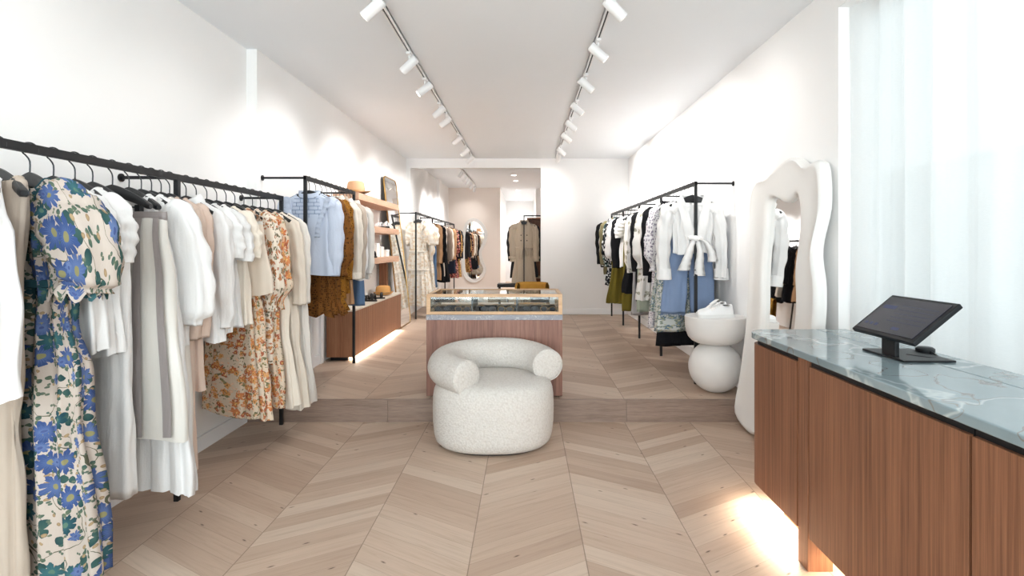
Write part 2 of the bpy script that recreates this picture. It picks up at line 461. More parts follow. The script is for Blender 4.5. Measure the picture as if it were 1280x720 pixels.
# ------------------------------------------------------------------ the room
Z1 = STEP
struct('floor_lower', MB().box(-2.35, 2.1, -2.1, YSTEP, -.06, 0), M['floor'])
struct('floor_raised', MB().box(-2.35, 2.1, YSTEP, YHALL + .2, -.06, Z1), M['floor'])
for a, b in ((XL, -1.06), (-1.06, .775), (.775, XR)):
    tag(MB().box(a + .001, b - .001, YSTEP - .014, YSTEP + .001, 0, Z1 + .0015).build('trim_1', M['riser']), kind='structure')
struct('ceiling', MB().box(-2.35, 2.1, -2.1, YHALL + .2, CEIL, CEIL + .1), M['ceil'])
struct('wall_left', MB().box(-2.35, XL, -2.1, YSTEP, 0, CEIL), M['wall'])
struct('wall_left_rear', MB().box(-2.35, XLR, YSTEP, YBACK, 0, CEIL), M['wall'])
struct('wall_left_backroom', MB().box(-2.35, -2.0, YBACK, YEND, 0, CEIL), M['wall'])
struct('wall_right', MB().box(XR, XR + .2, 3.05, YBACK + .12, 0, CEIL), M['wall'])
struct('wall_right_header', MB().box(XR, XR + .2, -2.1, 3.05, 2.71, CEIL), M['wall'])
struct('wall_right_front', MB().box(XR, XR + .2, -2.1, -1.5, 0, 2.71), M['wall'])
struct('wall_back', MB().box(.263, XR, YBACK, YBACK + .12, Z1, CEIL), M['wall'])
struct('wall_back_header', MB().box(-1.999, .2625, YBACK + .0005, YBACK + .12, 2.71, CEIL), M['wall'])
struct('wall_backroom', MB().box(-2.0, -.66, YEND, YEND + .12, Z1, CEIL), M['pinkwall'])
struct('wall_backroom_right', MB().box(.6, .72, YBACK + .12, YEND, Z1, CEIL), M['wall'])
struct('wall_hall_left', MB().box(-.78, -.66, YEND + .12, YHALL, Z1, CEIL), M['wall'])
struct('wall_hall_right', MB().box(.27, .72, YEND, YHALL, Z1, CEIL), M['wall'])
struct('wall_hall_end', MB().box(-.78, .72, YHALL, YHALL + .12, Z1, CEIL), M['wall'])
def base(n, x0, x1, y0, y1, z): struct(n, MB().box(x0, x1, y0, y1, z, z + .1), M['trim'], bevel=.004)
base('baseboard_left', XL, XL + .016, -1.9, YSTEP - .015, 0)
base('baseboard_left_rear', XLR, XLR + .016, YSTEP + .02, 5.46, Z1)
base('baseboard_right', XR - .016, XR, YSTEP + .01, YBACK - .02, Z1)
base('baseboard_right_front', XR - .016, XR, 3.06, YSTEP - .02, 0)
base('baseboard_back', .28, XR - .02, YBACK - .016, YBACK, Z1)
base('baseboard_backroom', -1.98, -.67, YEND - .016, YEND, Z1)
for y in (4.86, 5.12, 5.36):
    struct('trim_2', MB().box(XLR, XLR + .028, y, y + .07, Z1, .9), M['trim'], bevel=.004)
struct('trim_3', MB().box(-2.0, -1.94, 12.05, 12.4, Z1, CEIL), M['wall'])
# hall door
d = MB().box(-.60, .16, YHALL - .03, YHALL, Z1, 2.3)
dr = struct('door_1', d, M['trim'], bevel=.004)
fr = MB()
fr.box(-.66, -.60, YHALL - .05, YHALL, Z1, 2.36); fr.box(.16, .22, YHALL - .05, YHALL, Z1, 2.36); fr.box(-.6, .16, YHALL - .05, YHALL, 2.3, 2.36)
fr.build('door_frame', M['trim'], dr, True, bevel=.004)
for x0, x1 in ((-.5, -.26), (-.18, .06)):
    for z0, z1 in ((.35, 1.1), (1.2, 2.15)):
        MB().box(x0, x1, YHALL - .042, YHALL - .03, z0, z1).build('panel', M['trim'], dr, True, bevel=.006)
MB().tube([(-.53, YHALL - .03, 1.15), (-.53, YHALL - .08, 1.15), (-.43, YHALL - .08, 1.15)], .01, 8).build('handle', M['chrome'], dr, True, smooth=True)
# side window behind the sheer curtain
w = MB()
for y0, y1 in ((-1.5, -1.43), (-.02, .05), (1.48, 1.55), (2.98, 3.05)):
    w.box(XR + .13, XR + .2, y0, y1, 0, 2.71)
w.box(XR + .13, XR + .2, -1.43, 2.98, 0, .08); w.box(XR + .13, XR + .2, -1.43, 2.98, 2.63, 2.71)
wn = struct('window_1', w, M['trim'])
MB().box(XR + .16, XR + .166, -1.43, 2.98, .08, 2.63).build('pane', M['glass'], wn, True)
# shop front behind the camera
w = MB()
for x0, x1 in ((-2.15, -2.0), (-.9, -.82), (.45, .53), (1.66, 1.78)):
    w.box(x0, x1, -2.1, -2.0, 0, CEIL)
w.box(-2.0, 1.66, -2.1, -2.0, 0, .25); w.box(-2.0, 1.66, -2.1, -2.0, 2.68, CEIL)
wn = struct('window_2', w, M['trim'])
MB().box(-2.0, 1.66, -2.055, -2.049, .25, 2.68).build('pane', M['glass'], wn, True)
struct('pavement', MB().box(-14, 16, -14, 18, -.3, -.07), plain('pavement_concrete', (168, 168, 166), .9, 0, .1, 4))
# houses across the side street, seen only as grey through the voile
struct('exterior_wall', MB().box(7.5, 8.0, -9, 12, -.07, 2.9), plain('street_wall', (150, 158, 160), .9, 0, .1, 3))

# sheer curtains
def curtain(y0, y1, seed, label):
    mb = MB(); n = int((y1 - y0) / .012); rnd = random.Random(seed)
    ph = [rnd.uniform(0, 6.3) for _ in range(6)]
    rings = []
    for k in range(15):
        z = .02 + (2.70 - .02) * k / 14
        ring = []
        for i in range(n + 1):
            y = y0 + (y1 - y0) * i / n
            s = y + .25 * math.sin(y * 2.1 + ph[0]) + .11 * math.sin(y * 5.3 + ph[1])
            w_ = math.sin(s * 17 + ph[2])
            x = XR + .075 + .03 * math.copysign(abs(w_) ** 1.6, w_) + .005 * math.sin(s * 61 + ph[3] + z * .3) + .006 * math.sin(z * 2 + s * 9)
            ring.append((x, y, z))
        rings.append(ring)
    mb.loft(rings, closed=False)
    o = mb.build('sheer_curtain', M['sheer'], smooth=True)
    tag(o, label, 'curtain', 'sheer curtains over the side window')
    return o
curtain(1.47, 3.03, 1, 'white sheer floor length curtain in front of the bright window, beside the wavy mirror')
curtain(-1.45, 1.45, 2, 'white sheer curtain in front of the bright window, behind the near end of the counter')

# ------------------------------------------------------------------ lighting tracks and lamps
def spot(loc, target, power, size=96, col=(1, .985, .965)):
    l = bpy.data.lights.new('spot_lamp', 'SPOT'); l.energy = power; l.spot_size = math.radians(size); l.spot_blend = 1.0
    l.shadow_soft_size = .05; l.color = col
    o = bpy.data.objects.new('spot_lamp', l); COL.objects.link(o)
    o.location = loc
    o.rotation_euler = (Vector(target) - Vector(loc)).to_track_quat('-Z', 'Y').to_euler()
    return o
def area(loc, rot, sx, sy, power, col=(1, 1, 1)):
    l = bpy.data.lights.new('area_lamp', 'AREA'); l.shape = 'RECTANGLE'; l.size = sx; l.size_y = sy; l.energy = power; l.color = col
    o = bpy.data.objects.new('area_lamp', l); COL.objects.link(o); o.location = loc; o.rotation_euler = rot
    return o
ORD = ['first', 'second', 'third', 'fourth', 'fifth', 'sixth', 'seventh', 'eighth', 'ninth', 'tenth', 'eleventh', 'twelfth']
def track(x, y0, y1, label, z=CEIL):
    t = thing('lighting_track', label, 'lighting track', (x, (y0 + y1) / 2, z))
    b = MB().box(x - .018, x - .006, y0, y1, z - .026, z); b.box(x + .006, x + .018, y0, y1, z - .026, z); b.box(x - .018, x + .018, y0, y1, z - .012, z)
    b.box(x - .018, x + .018, y0 - .012, y0, z - .028, z); b.box(x - .018, x + .018, y1, y1 + .012, z - .028, z)
    b.build('channel', M['white_lamp'], t, True)
    MB().box(x - .0055, x + .0055, y0, y1, z - .02, z - .012).build('conductor_slot', M['black'], t, True)
def head(x, y, aim, label, group, power, z=CEIL, sc=1.0, AIMZ=.25):
    t = thing('track_spotlight', label, 'spotlight', (x, y, z - .028), 0, group)
    c = Vector((x, y, z - .115)); dv = (Vector(aim) - c).normalized()
    side = dv.cross(Vector((0, 0, 1))).normalized()
    MB().box(x - .016, x + .016, y - .05, y + .05, z - .044, z - .024).build('adapter', M['white_lamp'], t, True, bevel=.003)
    a = c - dv * .02 + Vector((0, .0, .03))
    MB().tube([(x, y, z - .04), (x, y, z - .075)], .008, 10).build('arm', M['white_lamp'], t, True, smooth=True)
    p0, p1 = c - dv * .075 * sc, c + dv * .075 * sc
    lb = MB().tube([p0 , p0 + dv * .004, p1 - dv * .004, p1], [.026 * sc, .034 * sc, .034 * sc, .033 * sc], 24).build('lamp_body', M['white_lamp'], t, True, smooth=True, auto=40)
    MB().cyl(p1 - dv * .002, p1 + dv * .0015, .026 * sc, .026 * sc, 20).build('lens', M['lens'], lb, True)
    if power: spot(p1 + dv * .02, Vector(aim) + Vector((0, 0, AIMZ)), power)
TX, TX2 = -.90, .525
track(TX, .4, 9.15, 'white ceiling lighting track over the clothes rails along the long wall')
track(TX2, .4, 9.15, 'white ceiling lighting track on the side of the sheer curtain')
P_L, P_R = 43, 74
for i, y in enumerate((.9, 2.0, 3.17, 4.15, 4.79, 5.6, 6.05, 7.1, 8.0, 8.7)):  # first two heads are out of view, added for their light
    head(TX, y, (XL, y + (.35, .3, .2, .35, -.2, .4, .2, .3, .2, .4)[i], 1.75), (f'white track spotlight aimed at the clothes wall, {ORD[i - 2]} in view from the near end' if i > 1 else f'unseen white track spotlight added for light over the near end of the front rail, {ORD[i]} from the shop front'), 'spotlights on the clothes-wall track', P_L * (.3 if y < 3.5 else .5 if y < 4.9 else 1.0 if y < 6.5 else 1.5), AIMZ=-.35)
for i, y in enumerate((.8, 1.9, 3.17, 3.89, 4.67, 5.49, 6.25, 6.95, 7.95, 8.5)):  # the two nearest heads are unseen, put in to light the room
    head(TX2, y, (XR, y + (.2, .3, .5, .2, .3, .25, .3, .2, .3, .2)[i], 1.75) if i < 9 else (.0, 10.1, 1.3), (f'white track spotlight aimed at the mirror wall, {ORD[i - 2]} in view from the near end' if i > 1 else f'unseen white track spotlight added for light above the sales counter, {ORD[i]} from the shop front'), 'spotlights on the mirror-wall track', P_R * (.05 if y < 3.5 else .28 if y < 4.6 else .7 if y < 5 else .22 if i == 9 else .9 if y < 6 else 1.5), AIMZ=.2)
track(-1.25, 10.2, 13.2, 'short white lighting track in the back room ceiling')
for i, y in enumerate((10.4, 11.1, 11.8, 12.5, 13.1)):
    head(-1.25, y, (-2.0, y + .3, 1.7) if i < 4 else (-1.5, 13.9, 1.9), f'white spotlight on the back room track, {ORD[i]} from the opening', 'spotlights in the back room', 48 if i < 4 else 12, AIMZ=-.2)
for i, y in enumerate((11.4, 12.4, 14.5, 15.8, 17.4)):
    x = -.25 + .02 * i
    t = thing('downlight', f'round recessed downlight in the rear passage ceiling, {ORD[i]} from the opening', 'ceiling light', (x, y, CEIL - .004), 0, 'recessed downlights of the rear passage')
    rg_ = MB().lathe([(.075, 0), (.075, -.006), (.058, -.008), (.056, 0)], (0, 0, .003), 28).build('trim_ring', M['white_lamp'], t, smooth=True, auto=40)
    MB().lathe([(.054, -.004), (.054, -.001)], (0, 0, .003), 24).build('lens', M['down'], rg_)
    spot((x, y, CEIL - .03), (x, y, 0), 60, 130)

# daylight: the shop front behind the camera, the side window and the sky
area((-.15, -2.25, 1.5), (math.radians(90), 0, 0), 3.6, 2.4, 170, (.93, .97, 1))
area((XR + .5, .8, 1.9), (0, math.radians(90), 0), 2.4, 4.4, 30, (.95, .98, 1))
W = bpy.data.worlds.new('sky'); S.world = W; W.use_nodes = True
nt = W.node_tree; bg = nt.nodes['Background']; bg.inputs[0].default_value = (.95, .98, 1, 1); bg.inputs[1].default_value = .95

# ------------------------------------------------------------------ camera
cd = bpy.data.cameras.new('camera'); cam = bpy.data.objects.new('camera', cd); COL.objects.link(cam)
cam.location = (0, 0, H_CAM); cam.rotation_euler = (math.radians(90), 0, 0)
cd.sensor_width = 36; cd.lens = 670 / 1280 * 36
cd.shift_x = -17 / 1280; cd.shift_y = -52 / 1280
cd.clip_start = .05
S.camera = cam
vs = S.view_settings
S.display_settings.display_device = 'sRGB'
vs.view_transform = 'Standard'; vs.look = 'None'; vs.exposure = 0.62; vs.gamma = 1.0; vs.use_curve_mapping = False
S.cycles.use_denoising = True
S.cycles.max_bounces = 10; S.cycles.diffuse_bounces = 6; S.cycles.transparent_max_bounces = 16
# ------------------------------------------------------------------ furniture
# walnut counter with marble worktop
def rounded_end(x0, x1, y0, y1, r, n=10):
    pts = [(x1, y0), (x1, y1)]
    for i in range(n + 1):
        a = PI / 2 + PI / 2 * i / n
        pts.append((x0 + r + r * math.cos(a), y1 - r + r * math.sin(a)))
    pts.append((x0, y0))
    return pts
CX = 1.17
t = thing('counter_cabinet', 'walnut counter cabinet with a rounded end, next to the wavy mirror', 'cabinet', (1.4, 2.55, .143), 0, 'walnut cabinets of the sales counter')
MB().prism(rounded_end(CX + .014, 1.68, 2.305, 2.815, .1), .143, .879).build('carcass', M['black'], t, True, smooth=True, auto=30)
MB().prism(rounded_end(CX, 1.69, 2.312, 2.83, .11), .143, .853).build('door', M['walnut'], t, True, smooth=True, auto=30)
MB().box(1.3, 1.6, 2.45, 2.7, 0, .143).build('plinth', M['walnut'], t, True)
t = thing('counter_cabinet', 'wide walnut counter cabinet with a leg panel under the tilted till screen', 'cabinet', (1.4, 1.85, .143), 0, 'walnut cabinets of the sales counter')
MB().box(CX + .014, 1.69, 1.414, 2.22, .143, .879).build('carcass', M['black'], t, True)
MB().box(CX, CX + .02, 1.417, 2.212, .143, .853).build('door', M['walnut'], t, True, bevel=.002)
MB().box(CX, CX + .105, 2.222, 2.302, 0, .879).build('leg_panel', M['walnut'], t, True, bevel=.002)
t = thing('counter_cabinet', 'walnut counter cabinet cut by the picture edge, near end of the counter', 'cabinet', (1.4, .9, .143), 0, 'walnut cabinets of the sales counter')
MB().box(CX + .014, 1.69, .4, 1.41, .143, .879).build('carcass', M['black'], t, True)
MB().box(CX, CX + .02, .402, 1.406, .143, .853).build('door', M['walnut'], t, True, bevel=.002)
MB().box(CX, CX + .105, .4, .48, 0, .143).build('leg_panel', M['walnut'], t, True, bevel=.002)
t = thing('counter_worktop', 'teal grey veined marble worktop with a rounded end', 'worktop', (1.4, 1.6, .88))
MB().prism(rounded_end(CX - .015, 1.535, .39, 2.845, .13), .88, .911).build('slab', M['marble'], t, True, smooth=True, auto=30, bevel=.004)
MB().box(1.538, 1.70, .39, 2.845, .88, .911).build('rear_slab', M['marble'], t, True, bevel=.003)
t = thing('light_strip', 'warm light strip glowing under the sales counter', 'light strip', (1.25, 1.6, .128))
MB().box(1.40, 1.415, .5, 2.2, .128, .1425).build('diffuser', M['led'], t, True)
MB().box(1.26, 1.275, 2.36, 2.72, .128, .1425).build('diffuser', M['led'], t, True)
area((1.22, 2.55, .125), (0, math.radians(-14), 0), .06, .5, 5.5, (1, .86, .68))
area((1.30, 1.8, .125), (0, math.radians(-8), 0), .06, .8, 5, (1, .8, .58))

# till screen
t = thing('till_screen', 'black tilted touch screen till on a flat stand on the marble counter', 'till', (1.5, 2.13, .911))
MB().box(1.425, 1.625, 2.02, 2.27, .9115, .919).build('stand_base', M['black'], t, True, bevel=.003)
MB().box(1.437, 1.455, 2.085, 2.165, .918, 1.03).build('neck', M['black'], t, True, bevel=.003)
cen = Vector((1.485, 2.12, 1.073)); up = Vector((.176, 0, .144)).normalized(); wd = Vector((0, -1, 0)); nr = up.cross(wd).normalized()
if nr.x > 0: nr = -nr
Mx = Matrix((( wd.x, up.x, nr.x, cen.x), (wd.y, up.y, nr.y, cen.y), (wd.z, up.z, nr.z, cen.z), (0, 0, 0, 1)))
MB().box(-.18, .18, -.113, .113, -.022, -.002).xf(Mx).build('housing', M['black'], t, True, bevel=.004)
dp = MB().box(-.163, .163, -.097, .097, -.002, .0005).xf(Mx).build('display', M['screen'], t, True)
g = MB()
for i in range(5): g.box(-.05, .14, .055 - i * .022, .057 - i * .022, .0005, .0008)
for x in (-.145, -.115, -.085): g.box(x, x + .018, -.07, -.056, .0005, .0008)
g.box(-.145, -.07, .03, .05, .0005, .0008); g.box(.02, .06, -.075, -.06, .0005, .0008)
g.xf(Mx).build('interface_lines', M['screen_ui'], dp, True)
MB().box(-.05, .05, -.06, .05, -.05, -.022).xf(Mx).build('rear_hinge', M['black'], t, True, bevel=.005)
t = thing('card_reader', 'small round black card reader with a cable behind the till', 'card reader', (1.64, 2.2, .911))
MB().lathe([(.03, 0), (.034, .006), (.034, .02), (.026, .026)], (0, 0, .0005), 24).build('reader_body', M['black'], t, smooth=True, auto=40)
MB().tube(smooth_path([(0, -.03, .012), (-.02, -.09, .007), (-.07, -.12, .006), (-.12, -.06, .006)]), .004, 8).build('cable', M['black'], t, smooth=True)

# boucle swivel chair
t = thing('boucle_chair', 'round white boucle armchair with a tubular wraparound back', 'armchair', (-.222, 3.745, 0))
def sup(a, rx, ry, e=.82):
    c, s = math.cos(a), math.sin(a)
    return rx * math.copysign(abs(c) ** e, c), ry * math.copysign(abs(s) ** e, s)
prof = [(.80, .016), (.90, .022), (.955, .045), (.985, .09), (1, .16), (1.005, .26), (1.0, .33), (.985, .375), (.95, .41), (.885, .432), (.75, .445), (.5, .452), (.2, .455), (.01, .456)]
rings = []
for k, z in prof:
    ring = []
    for j in range(64):
        x, y = sup(2 * PI * j / 64, .415 * k, .365 * k)
        ring.append((x, y, z))
    rings.append(ring)
MB().loft(rings, True, True, True).build('seat', M['boucle'], t, smooth=True)
path, rad = [], []
a0, a1 = math.radians(9), math.radians(250)
R, RT, RZ = .355, .112, .50
N = 44
def arcp(a): return Vector((R * 1.03 * math.cos(a), R * .86 * math.sin(a) + .02, RZ + .035 * max(0, math.sin(a))))
arc = smooth_path([(.372, .045, .515), (.335, .15, .52), (.255, .25, .53), (.12, .32, .54), (-.06, .325, .54), (-.22, .265, .535), (-.325, .145, .525), (-.345, -.01, .515), (-.285, -.15, .505), (-.175, -.265, .50)], 6)
for i, p_ in enumerate(arc): path.append(p_); rad.append(RT + .004 * math.sin(PI * i / len(arc)))
ends = ((arc[0], arc[1]), (arc[-1], arc[-2]))
def endcap(p, q):
    d_ = (p - q).normalized()
    return [(p + d_ * .012, RT * .985), (p + d_ * .022, RT * .93), (p + d_ * .028, RT * .84), (p + d_ * .032, RT * .6), (p + d_ * .034, RT * .1)]
e0, e1 = endcap(path[0], path[1]), endcap(path[-1], path[-2])
path = [p for p, _ in e0][::-1] + path + [p for p, _ in e1]
rad = [r for _, r in e0][::-1] + rad + [r for _, r in e1]
MB().tube(path, rad, 36).build('wraparound_back', M['boucle'], t, smooth=True)
for (pp, qq) in ends:
    d_ = (pp - qq).normalized(); a_ = Vector((0, 0, 1)); b_ = d_.cross(a_).normalized()
    c_ = pp + d_ * .018
    MB().tube([c_ + (a_ * math.cos(2 * PI * j / 40) + b_ * math.sin(2 * PI * j / 40)) * RT * .965 for j in range(41)], .004, 6, False).build('seam_piping', M['boucle'], t, smooth=True)
rings = [[(sup(2 * PI * j / 48, .33, .29)[0], sup(2 * PI * j / 48, .33, .29)[1], z) for j in range(48)] for z in (0.0, .02)]
MB().loft(rings, True, True, True).build('swivel_base', M['black'], t)

# glass display case
X0, X1, Y0, Y1 = -.772, .286, 4.17, 4.72
t = thing('display_case', 'walnut display case with an oak framed glass vitrine behind the white chair', 'display case', ((X0 + X1) / 2, (Y0 + Y1) / 2, Z1))
MB().box(X0, X1, Y0, Y1, Z1 + .012, .777).build('cabinet_body', M['walnut_case'], t, True, bevel=.003)
MB().box(X0 + .04, X1 - .04, Y0 + .04, Y1 - .04, Z1, Z1 + .012).build('plinth', M['black'], t, True)
MB().box(X0 - .002, X1 + .002, Y0 - .002, Y1 + .002, .777, .818).build('stone_deck', M['greystone'], t, True, bevel=.002)
f = MB(); q = .03
for x0, x1 in ((X0, X0 + q), (X1 - q, X1)):
    for y0, y1 in ((Y0, Y0 + q), (Y1 - q, Y1)):
        f.box(x0, x1, y0, y1, .842, .955)
for z0, z1 in ((.819, .842), (.955, .978)):
    for y0, y1 in ((Y0, Y0 + q), (Y1 - q, Y1)): f.box(X0, X1, y0, y1, z0, z1)
    for x0, x1 in ((X0, X0 + q), (X1 - q, X1)): f.box(x0, x1, Y0 + q, Y1 - q, z0, z1)
f.build('oak_frame', M['oak'], t, True, bevel=.002)
MB().box(X0 + q, X1 - q, Y0 + .012, Y0 + .017, .842, .955).build('front_pane', M['glass'], t, True)
MB().box(X0 + q, X1 - q, Y0 + q, Y1 - q, .968, .973).build('top_pane', M['glass'], t, True)
for x in (X0 + .012, X1 - .017): MB().box(x, x + .005, Y0 + q, Y1 - q, .842, .955).build('side_pane', M['glass'], t, True)
MB().box(X0 + q, X1 - q, Y1 - .017, Y1 - .012, .842, .955).build('rear_pane', M['glass'], t, True)
MB().box(X0 + q, X1 - q, Y0 + .2, Y1 - q, .893, .897).build('glass_shelf', M['glass'], t, True)
for x in (-.42, -.07): 
    MB().box(x - .004, x + .004, Y0 + .03, Y1 - .03, .842, .955).build('divider', M['chrome'], t, True)
MB().box(X0 + q, X1 - q, Y0 + q, Y1 - q, .819, .826).build('lining', M['navy'], t, True)
# what lies in the case
def sunglasses(x, y, z, rz, label, mat):
    t = thing('sunglasses', label, 'sunglasses', (x, y, z), rz, 'sunglasses in the display case')
    f = MB(); l = MB(); tm = MB()
    for s in (-1, 1):
        ring = [(s * .034 + .028 * math.cos(2 * PI * j / 20), 0, .024 + .022 * math.sin(2 * PI * j / 20)) for j in range(21)]
        f.tube(ring, .003, 6, False)
        l.add([p for p in ring[:20]] + [(p[0], .002, p[2]) for p in ring[:20]], [tuple(range(20)), tuple(range(20, 40))])
        tm.tube([(s * .064, 0, .034), (s * .066, .06, .034), (s * .064, .12, .018)], .003, 6)
    f.tube([(-.008, 0, .03), (0, -.002, .034), (.008, 0, .03)], .003, 6)
    fr = f.build('frame', mat, t, smooth=True); l.build('lens', M['screen'], fr); tm.build('temple', mat, t, smooth=True)
for i, (x, r, mt, nm) in enumerate(((-.66, .2, 'blackleather', 'black'), (-.5, -.1, 'bronze', 'bronze'), (-.30, .15, 'blackleather', 'black'), (-.16, -.15, 'gold', 'brass'), (.04, .1, 'blackleather', 'black'), (.18, -.2, 'bronze', 'bronze'))):
    sunglasses(x, 4.27, .8262, r, f'{nm} sunglasses in the display case, {ORD[i]} pair from the clothes wall side', M[mt])
for i, x in enumerate((-.62, -.3, -.18, .08, .2)):
    t = thing('jewellery_tray', f'dark jewellery tray with silver pieces in the display case, {ORD[i]} along the rear', 'tray', (x, 4.52, .8262), 0, 'jewellery trays in the display case')
    MB().box(-.052, .052, -.09, .09, 0, .018).build('tray', M['navy'], t, bevel=.003)
    for k in range(3):
        MB().tube([(-.025 + k * .025 + .012 * math.cos(a * PI / 8), -.03 + .03 * k + .012 * math.sin(a * PI / 8), .021) for a in range(17)], .003, 6, False).build('ring', M['chrome'], t, smooth=True)
for i, (x, c) in enumerate(((-.68, 'navy'), (-.24, 'bronze'), (.12, 'navy'))):
    t = thing('clutch_bag', ('dark clutch bag on the upper glass shelf by the oak frame', 'bronze leather clutch bag in the middle of the upper glass shelf', 'dark clutch bag on the upper glass shelf near the mirror wall side')[i], 'bag', (x, 4.55, .8972), .1 * i)
    MB().box(-.08, .08, -.02, .02, 0, .05).build('bag_body', M[c], t, bevel=.008)
    MB().box(-.08, .08, -.024, -.02, .02, .05).build('flap', M[c], t, bevel=.002)

# white pedestal with sneakers
SX, SY = 1.545, 4.37
prof = [(.03, 0)] + [(.21 * math.cos(a), .2 + .21 * math.sin(a)) for a in [math.radians(d) for d in range(-70, 71, 7)]]
prof += [(.115, .388), (.15, .394), (.185, .411), (.212, .44), (.228, .48), (.236, .53), (.239, .58), (.239, .606), (.235, .6105), (.20, .611), (.01, .611)]
t = thing('pedestal_stool', 'white round pedestal, a bowl shape on a ball, with sneakers on top', 'stool', (SX, SY, Z1))
MB().lathe(prof[:22], (0, 0, .0), 56).build('ball_base', M['stool'], t, smooth=True, auto=50)
MB().lathe([(.02, .383)] + prof[22:], (0, 0, .0), 56).build('bowl_top', M['stool'], t, smooth=True, auto=40)
def sneaker(x, y, z, rz, label):
    t = thing('sneaker', label, 'shoe', (x, y, z), rz, 'white sneakers on the pedestal')
    # local +x is the toe
    secs = [(-.142, .018, .055, 0), (-.135, .03, .082, 0), (-.12, .035, .086, 0), (-.09, .037, .074, 0), (-.06, .037, .074, 0), (-.04, .037, .092, 0), (-.015, .037, .086, 0), (.02, .040, .066, 0), (.055, .044, .046, 0), (.09, .046, .038, 0), (.12, .040, .033, 0), (.138, .026, .027, 0), (.145, .012, .018, 0)]
    rings, sole = [], []
    for xx, w, h, _ in secs:
        rings.append([(xx, w * (math.cos(2 * PI * j / 20)) * (1.0 if math.sin(2 * PI * j / 20) < 0 else (.95 - .3 * math.sin(2 * PI * j / 20))), .02 + max(-.004, h * math.sin(2 * PI * j / 20))) for j in range(20)])
        sole.append([(xx * 1.03, (w + .005) * c, zz) for c, zz in ((-1, 0), (1, 0), (1.02, .014), (1, .026), (-1, .026), (-1.02, .014))])
    up_ = MB().loft(rings, True, True, True).build('upper', M['sneaker'], t, smooth=True)
    MB().loft(sole, True, True, True).build('sole', M['rubber'], t, smooth=True, auto=40)
    tg = MB(); tg.loft([[(xx - .0, .02 * c, zz) for c in (-1, -.5, 0, .5, 1)] for xx, zz in ((.02, .088), (-.02, .112), (-.05, .128))] + [[(-.056, .02 * c, .122) for c in (-1, -.5, 0, .5, 1)]], closed=False)
    tg.build('tongue', M['rubber'], up_, smooth=True)
    lc = MB()
    for k in range(5): lc.tube([(.045 - k * .016, -.03, .056 + k * .009), (.04 - k * .016, -.012, .072 + k * .0095), (.04 - k * .016, .012, .072 + k * .0095), (.045 - k * .016, .03, .056 + k * .009)], .0028, 6)
    lc.build('laces', M['card'], up_, smooth=True)
    MB().lathe([(.026, 0), (.027, .004), (.022, .004)], (-.088, 0, .0935), 18).build('collar', M['blackleather'], up_, smooth=True)
sneaker(SX - .03, SY - .10, Z1 + .6115, math.radians(186), 'white lace-up sneaker standing at the front edge of the pedestal')
sneaker(SX - .0, SY + .06, Z1 + .6115, math.radians(200), 'white lace-up sneaker standing behind its pair on the pedestal')

# mirrors -----------------------------------------------------------
def wavy_mirror(name, outer, inner, label, Mx, thick, bulge, per=8):
    t = thing(name, label, 'mirror', Mx.translation)
    L = Mx.copy(); L.translation = (0, 0, 0)
    n = 120
    def resample(c):
        c = catmull(c, per); c.append(c[0]); out = []
        cx = sum(p[0] for p in c) / len(c); cz = sum(p[1] for p in c) / len(c)
        ln = [0]
        for a, b in zip(c, c[1:]): ln.append(ln[-1] + (b - a).length)
        k = 0
        for i in range(n):
            d = ln[-1] * i / n
            while ln[k + 1] < d: k += 1
            out.append(c[k].lerp(c[k + 1], (d - ln[k]) / max(ln[k + 1] - ln[k], 1e-9)))
        return out
    O, I = resample(outer), resample(inner)
    rings = []
    for f, h in ((0, 0), (0, thick * .75), (.03, thick * .95), (.08, thick + bulge * .5), (.14, thick + bulge * .4), (.22, thick), (.5, thick), (.8, thick), (.92, thick * .95), (.98, thick * .8), (1, thick * .55), (1, thick * .3)):
        rings.append([(lerp(o[0], i_[0], f), lerp(o[1], i_[1], f), h) for o, i_ in zip(O, I)])
    MB().loft(rings).xf(L).build('frame', M['plaster'], t, smooth=True, auto=60)
    g = MB(); cx = sum(p[0] for p in I) / n; cz = sum(p[1] for p in I) / n
    vs = [(p[0], p[1], thick * .3) for p in I] + [(p[0], p[1], 0) for p in O]
    g.add([(p[0], p[1], thick * .3) for p in I], [tuple(range(n))]).xf(L).build('glass', M['mirror'], t)
    MB().add([(p[0], p[1], 0) for p in O], [tuple(range(n))]).xf(L).build('backing', M['plaster'], t)
    return t
YM = 3.55
def yz(l): return [(YM - y, z) for y, z in l]
outer = yz([(3.99, 1.80), (3.93, 1.825), (3.85, 1.82), (3.76, 1.84), (3.66, 1.885), (3.55, 1.92), (3.45, 1.925), (3.36, 1.895), (3.28, 1.845), (3.20, 1.855), (3.12, 1.85), (3.075, 1.77), (3.05, 1.57), (3.11, 1.33), (3.05, 1.12), (3.04, .88), (3.10, .60), (3.06, .32), (3.02, .10), (3.12, .012), (3.4, .03), (3.65, .05), (3.82, .012), (3.97, .02), (4.09, .06), (4.08, .18), (4.02, .41), (3.97, .79), (3.98, 1.17), (4.0, 1.48), (4.04, 1.68)])
inner = yz([(3.76, 1.665), (3.68, 1.69), (3.60, 1.665), (3.51, 1.635), (3.43, 1.665), (3.37, 1.685), (3.325, 1.63), (3.30, 1.46), (3.33, 1.2), (3.30, .99), (3.31, .7), (3.30, .45), (3.36, .26), (3.5, .22), (3.64, .24), (3.74, .30), (3.77, .5), (3.75, .88), (3.78, 1.18), (3.765, 1.48)])
uu = Vector((0, -1, 0)); vv = Vector((.062, 0, 1)).normalized(); nn = uu.cross(vv)
if nn.x > 0: nn = -nn
Mx = Matrix(((uu.x, vv.x, nn.x, 1.645), (uu.y, vv.y, nn.y, YM), (uu.z, vv.z, nn.z, 0), (0, 0, 0, 1)))
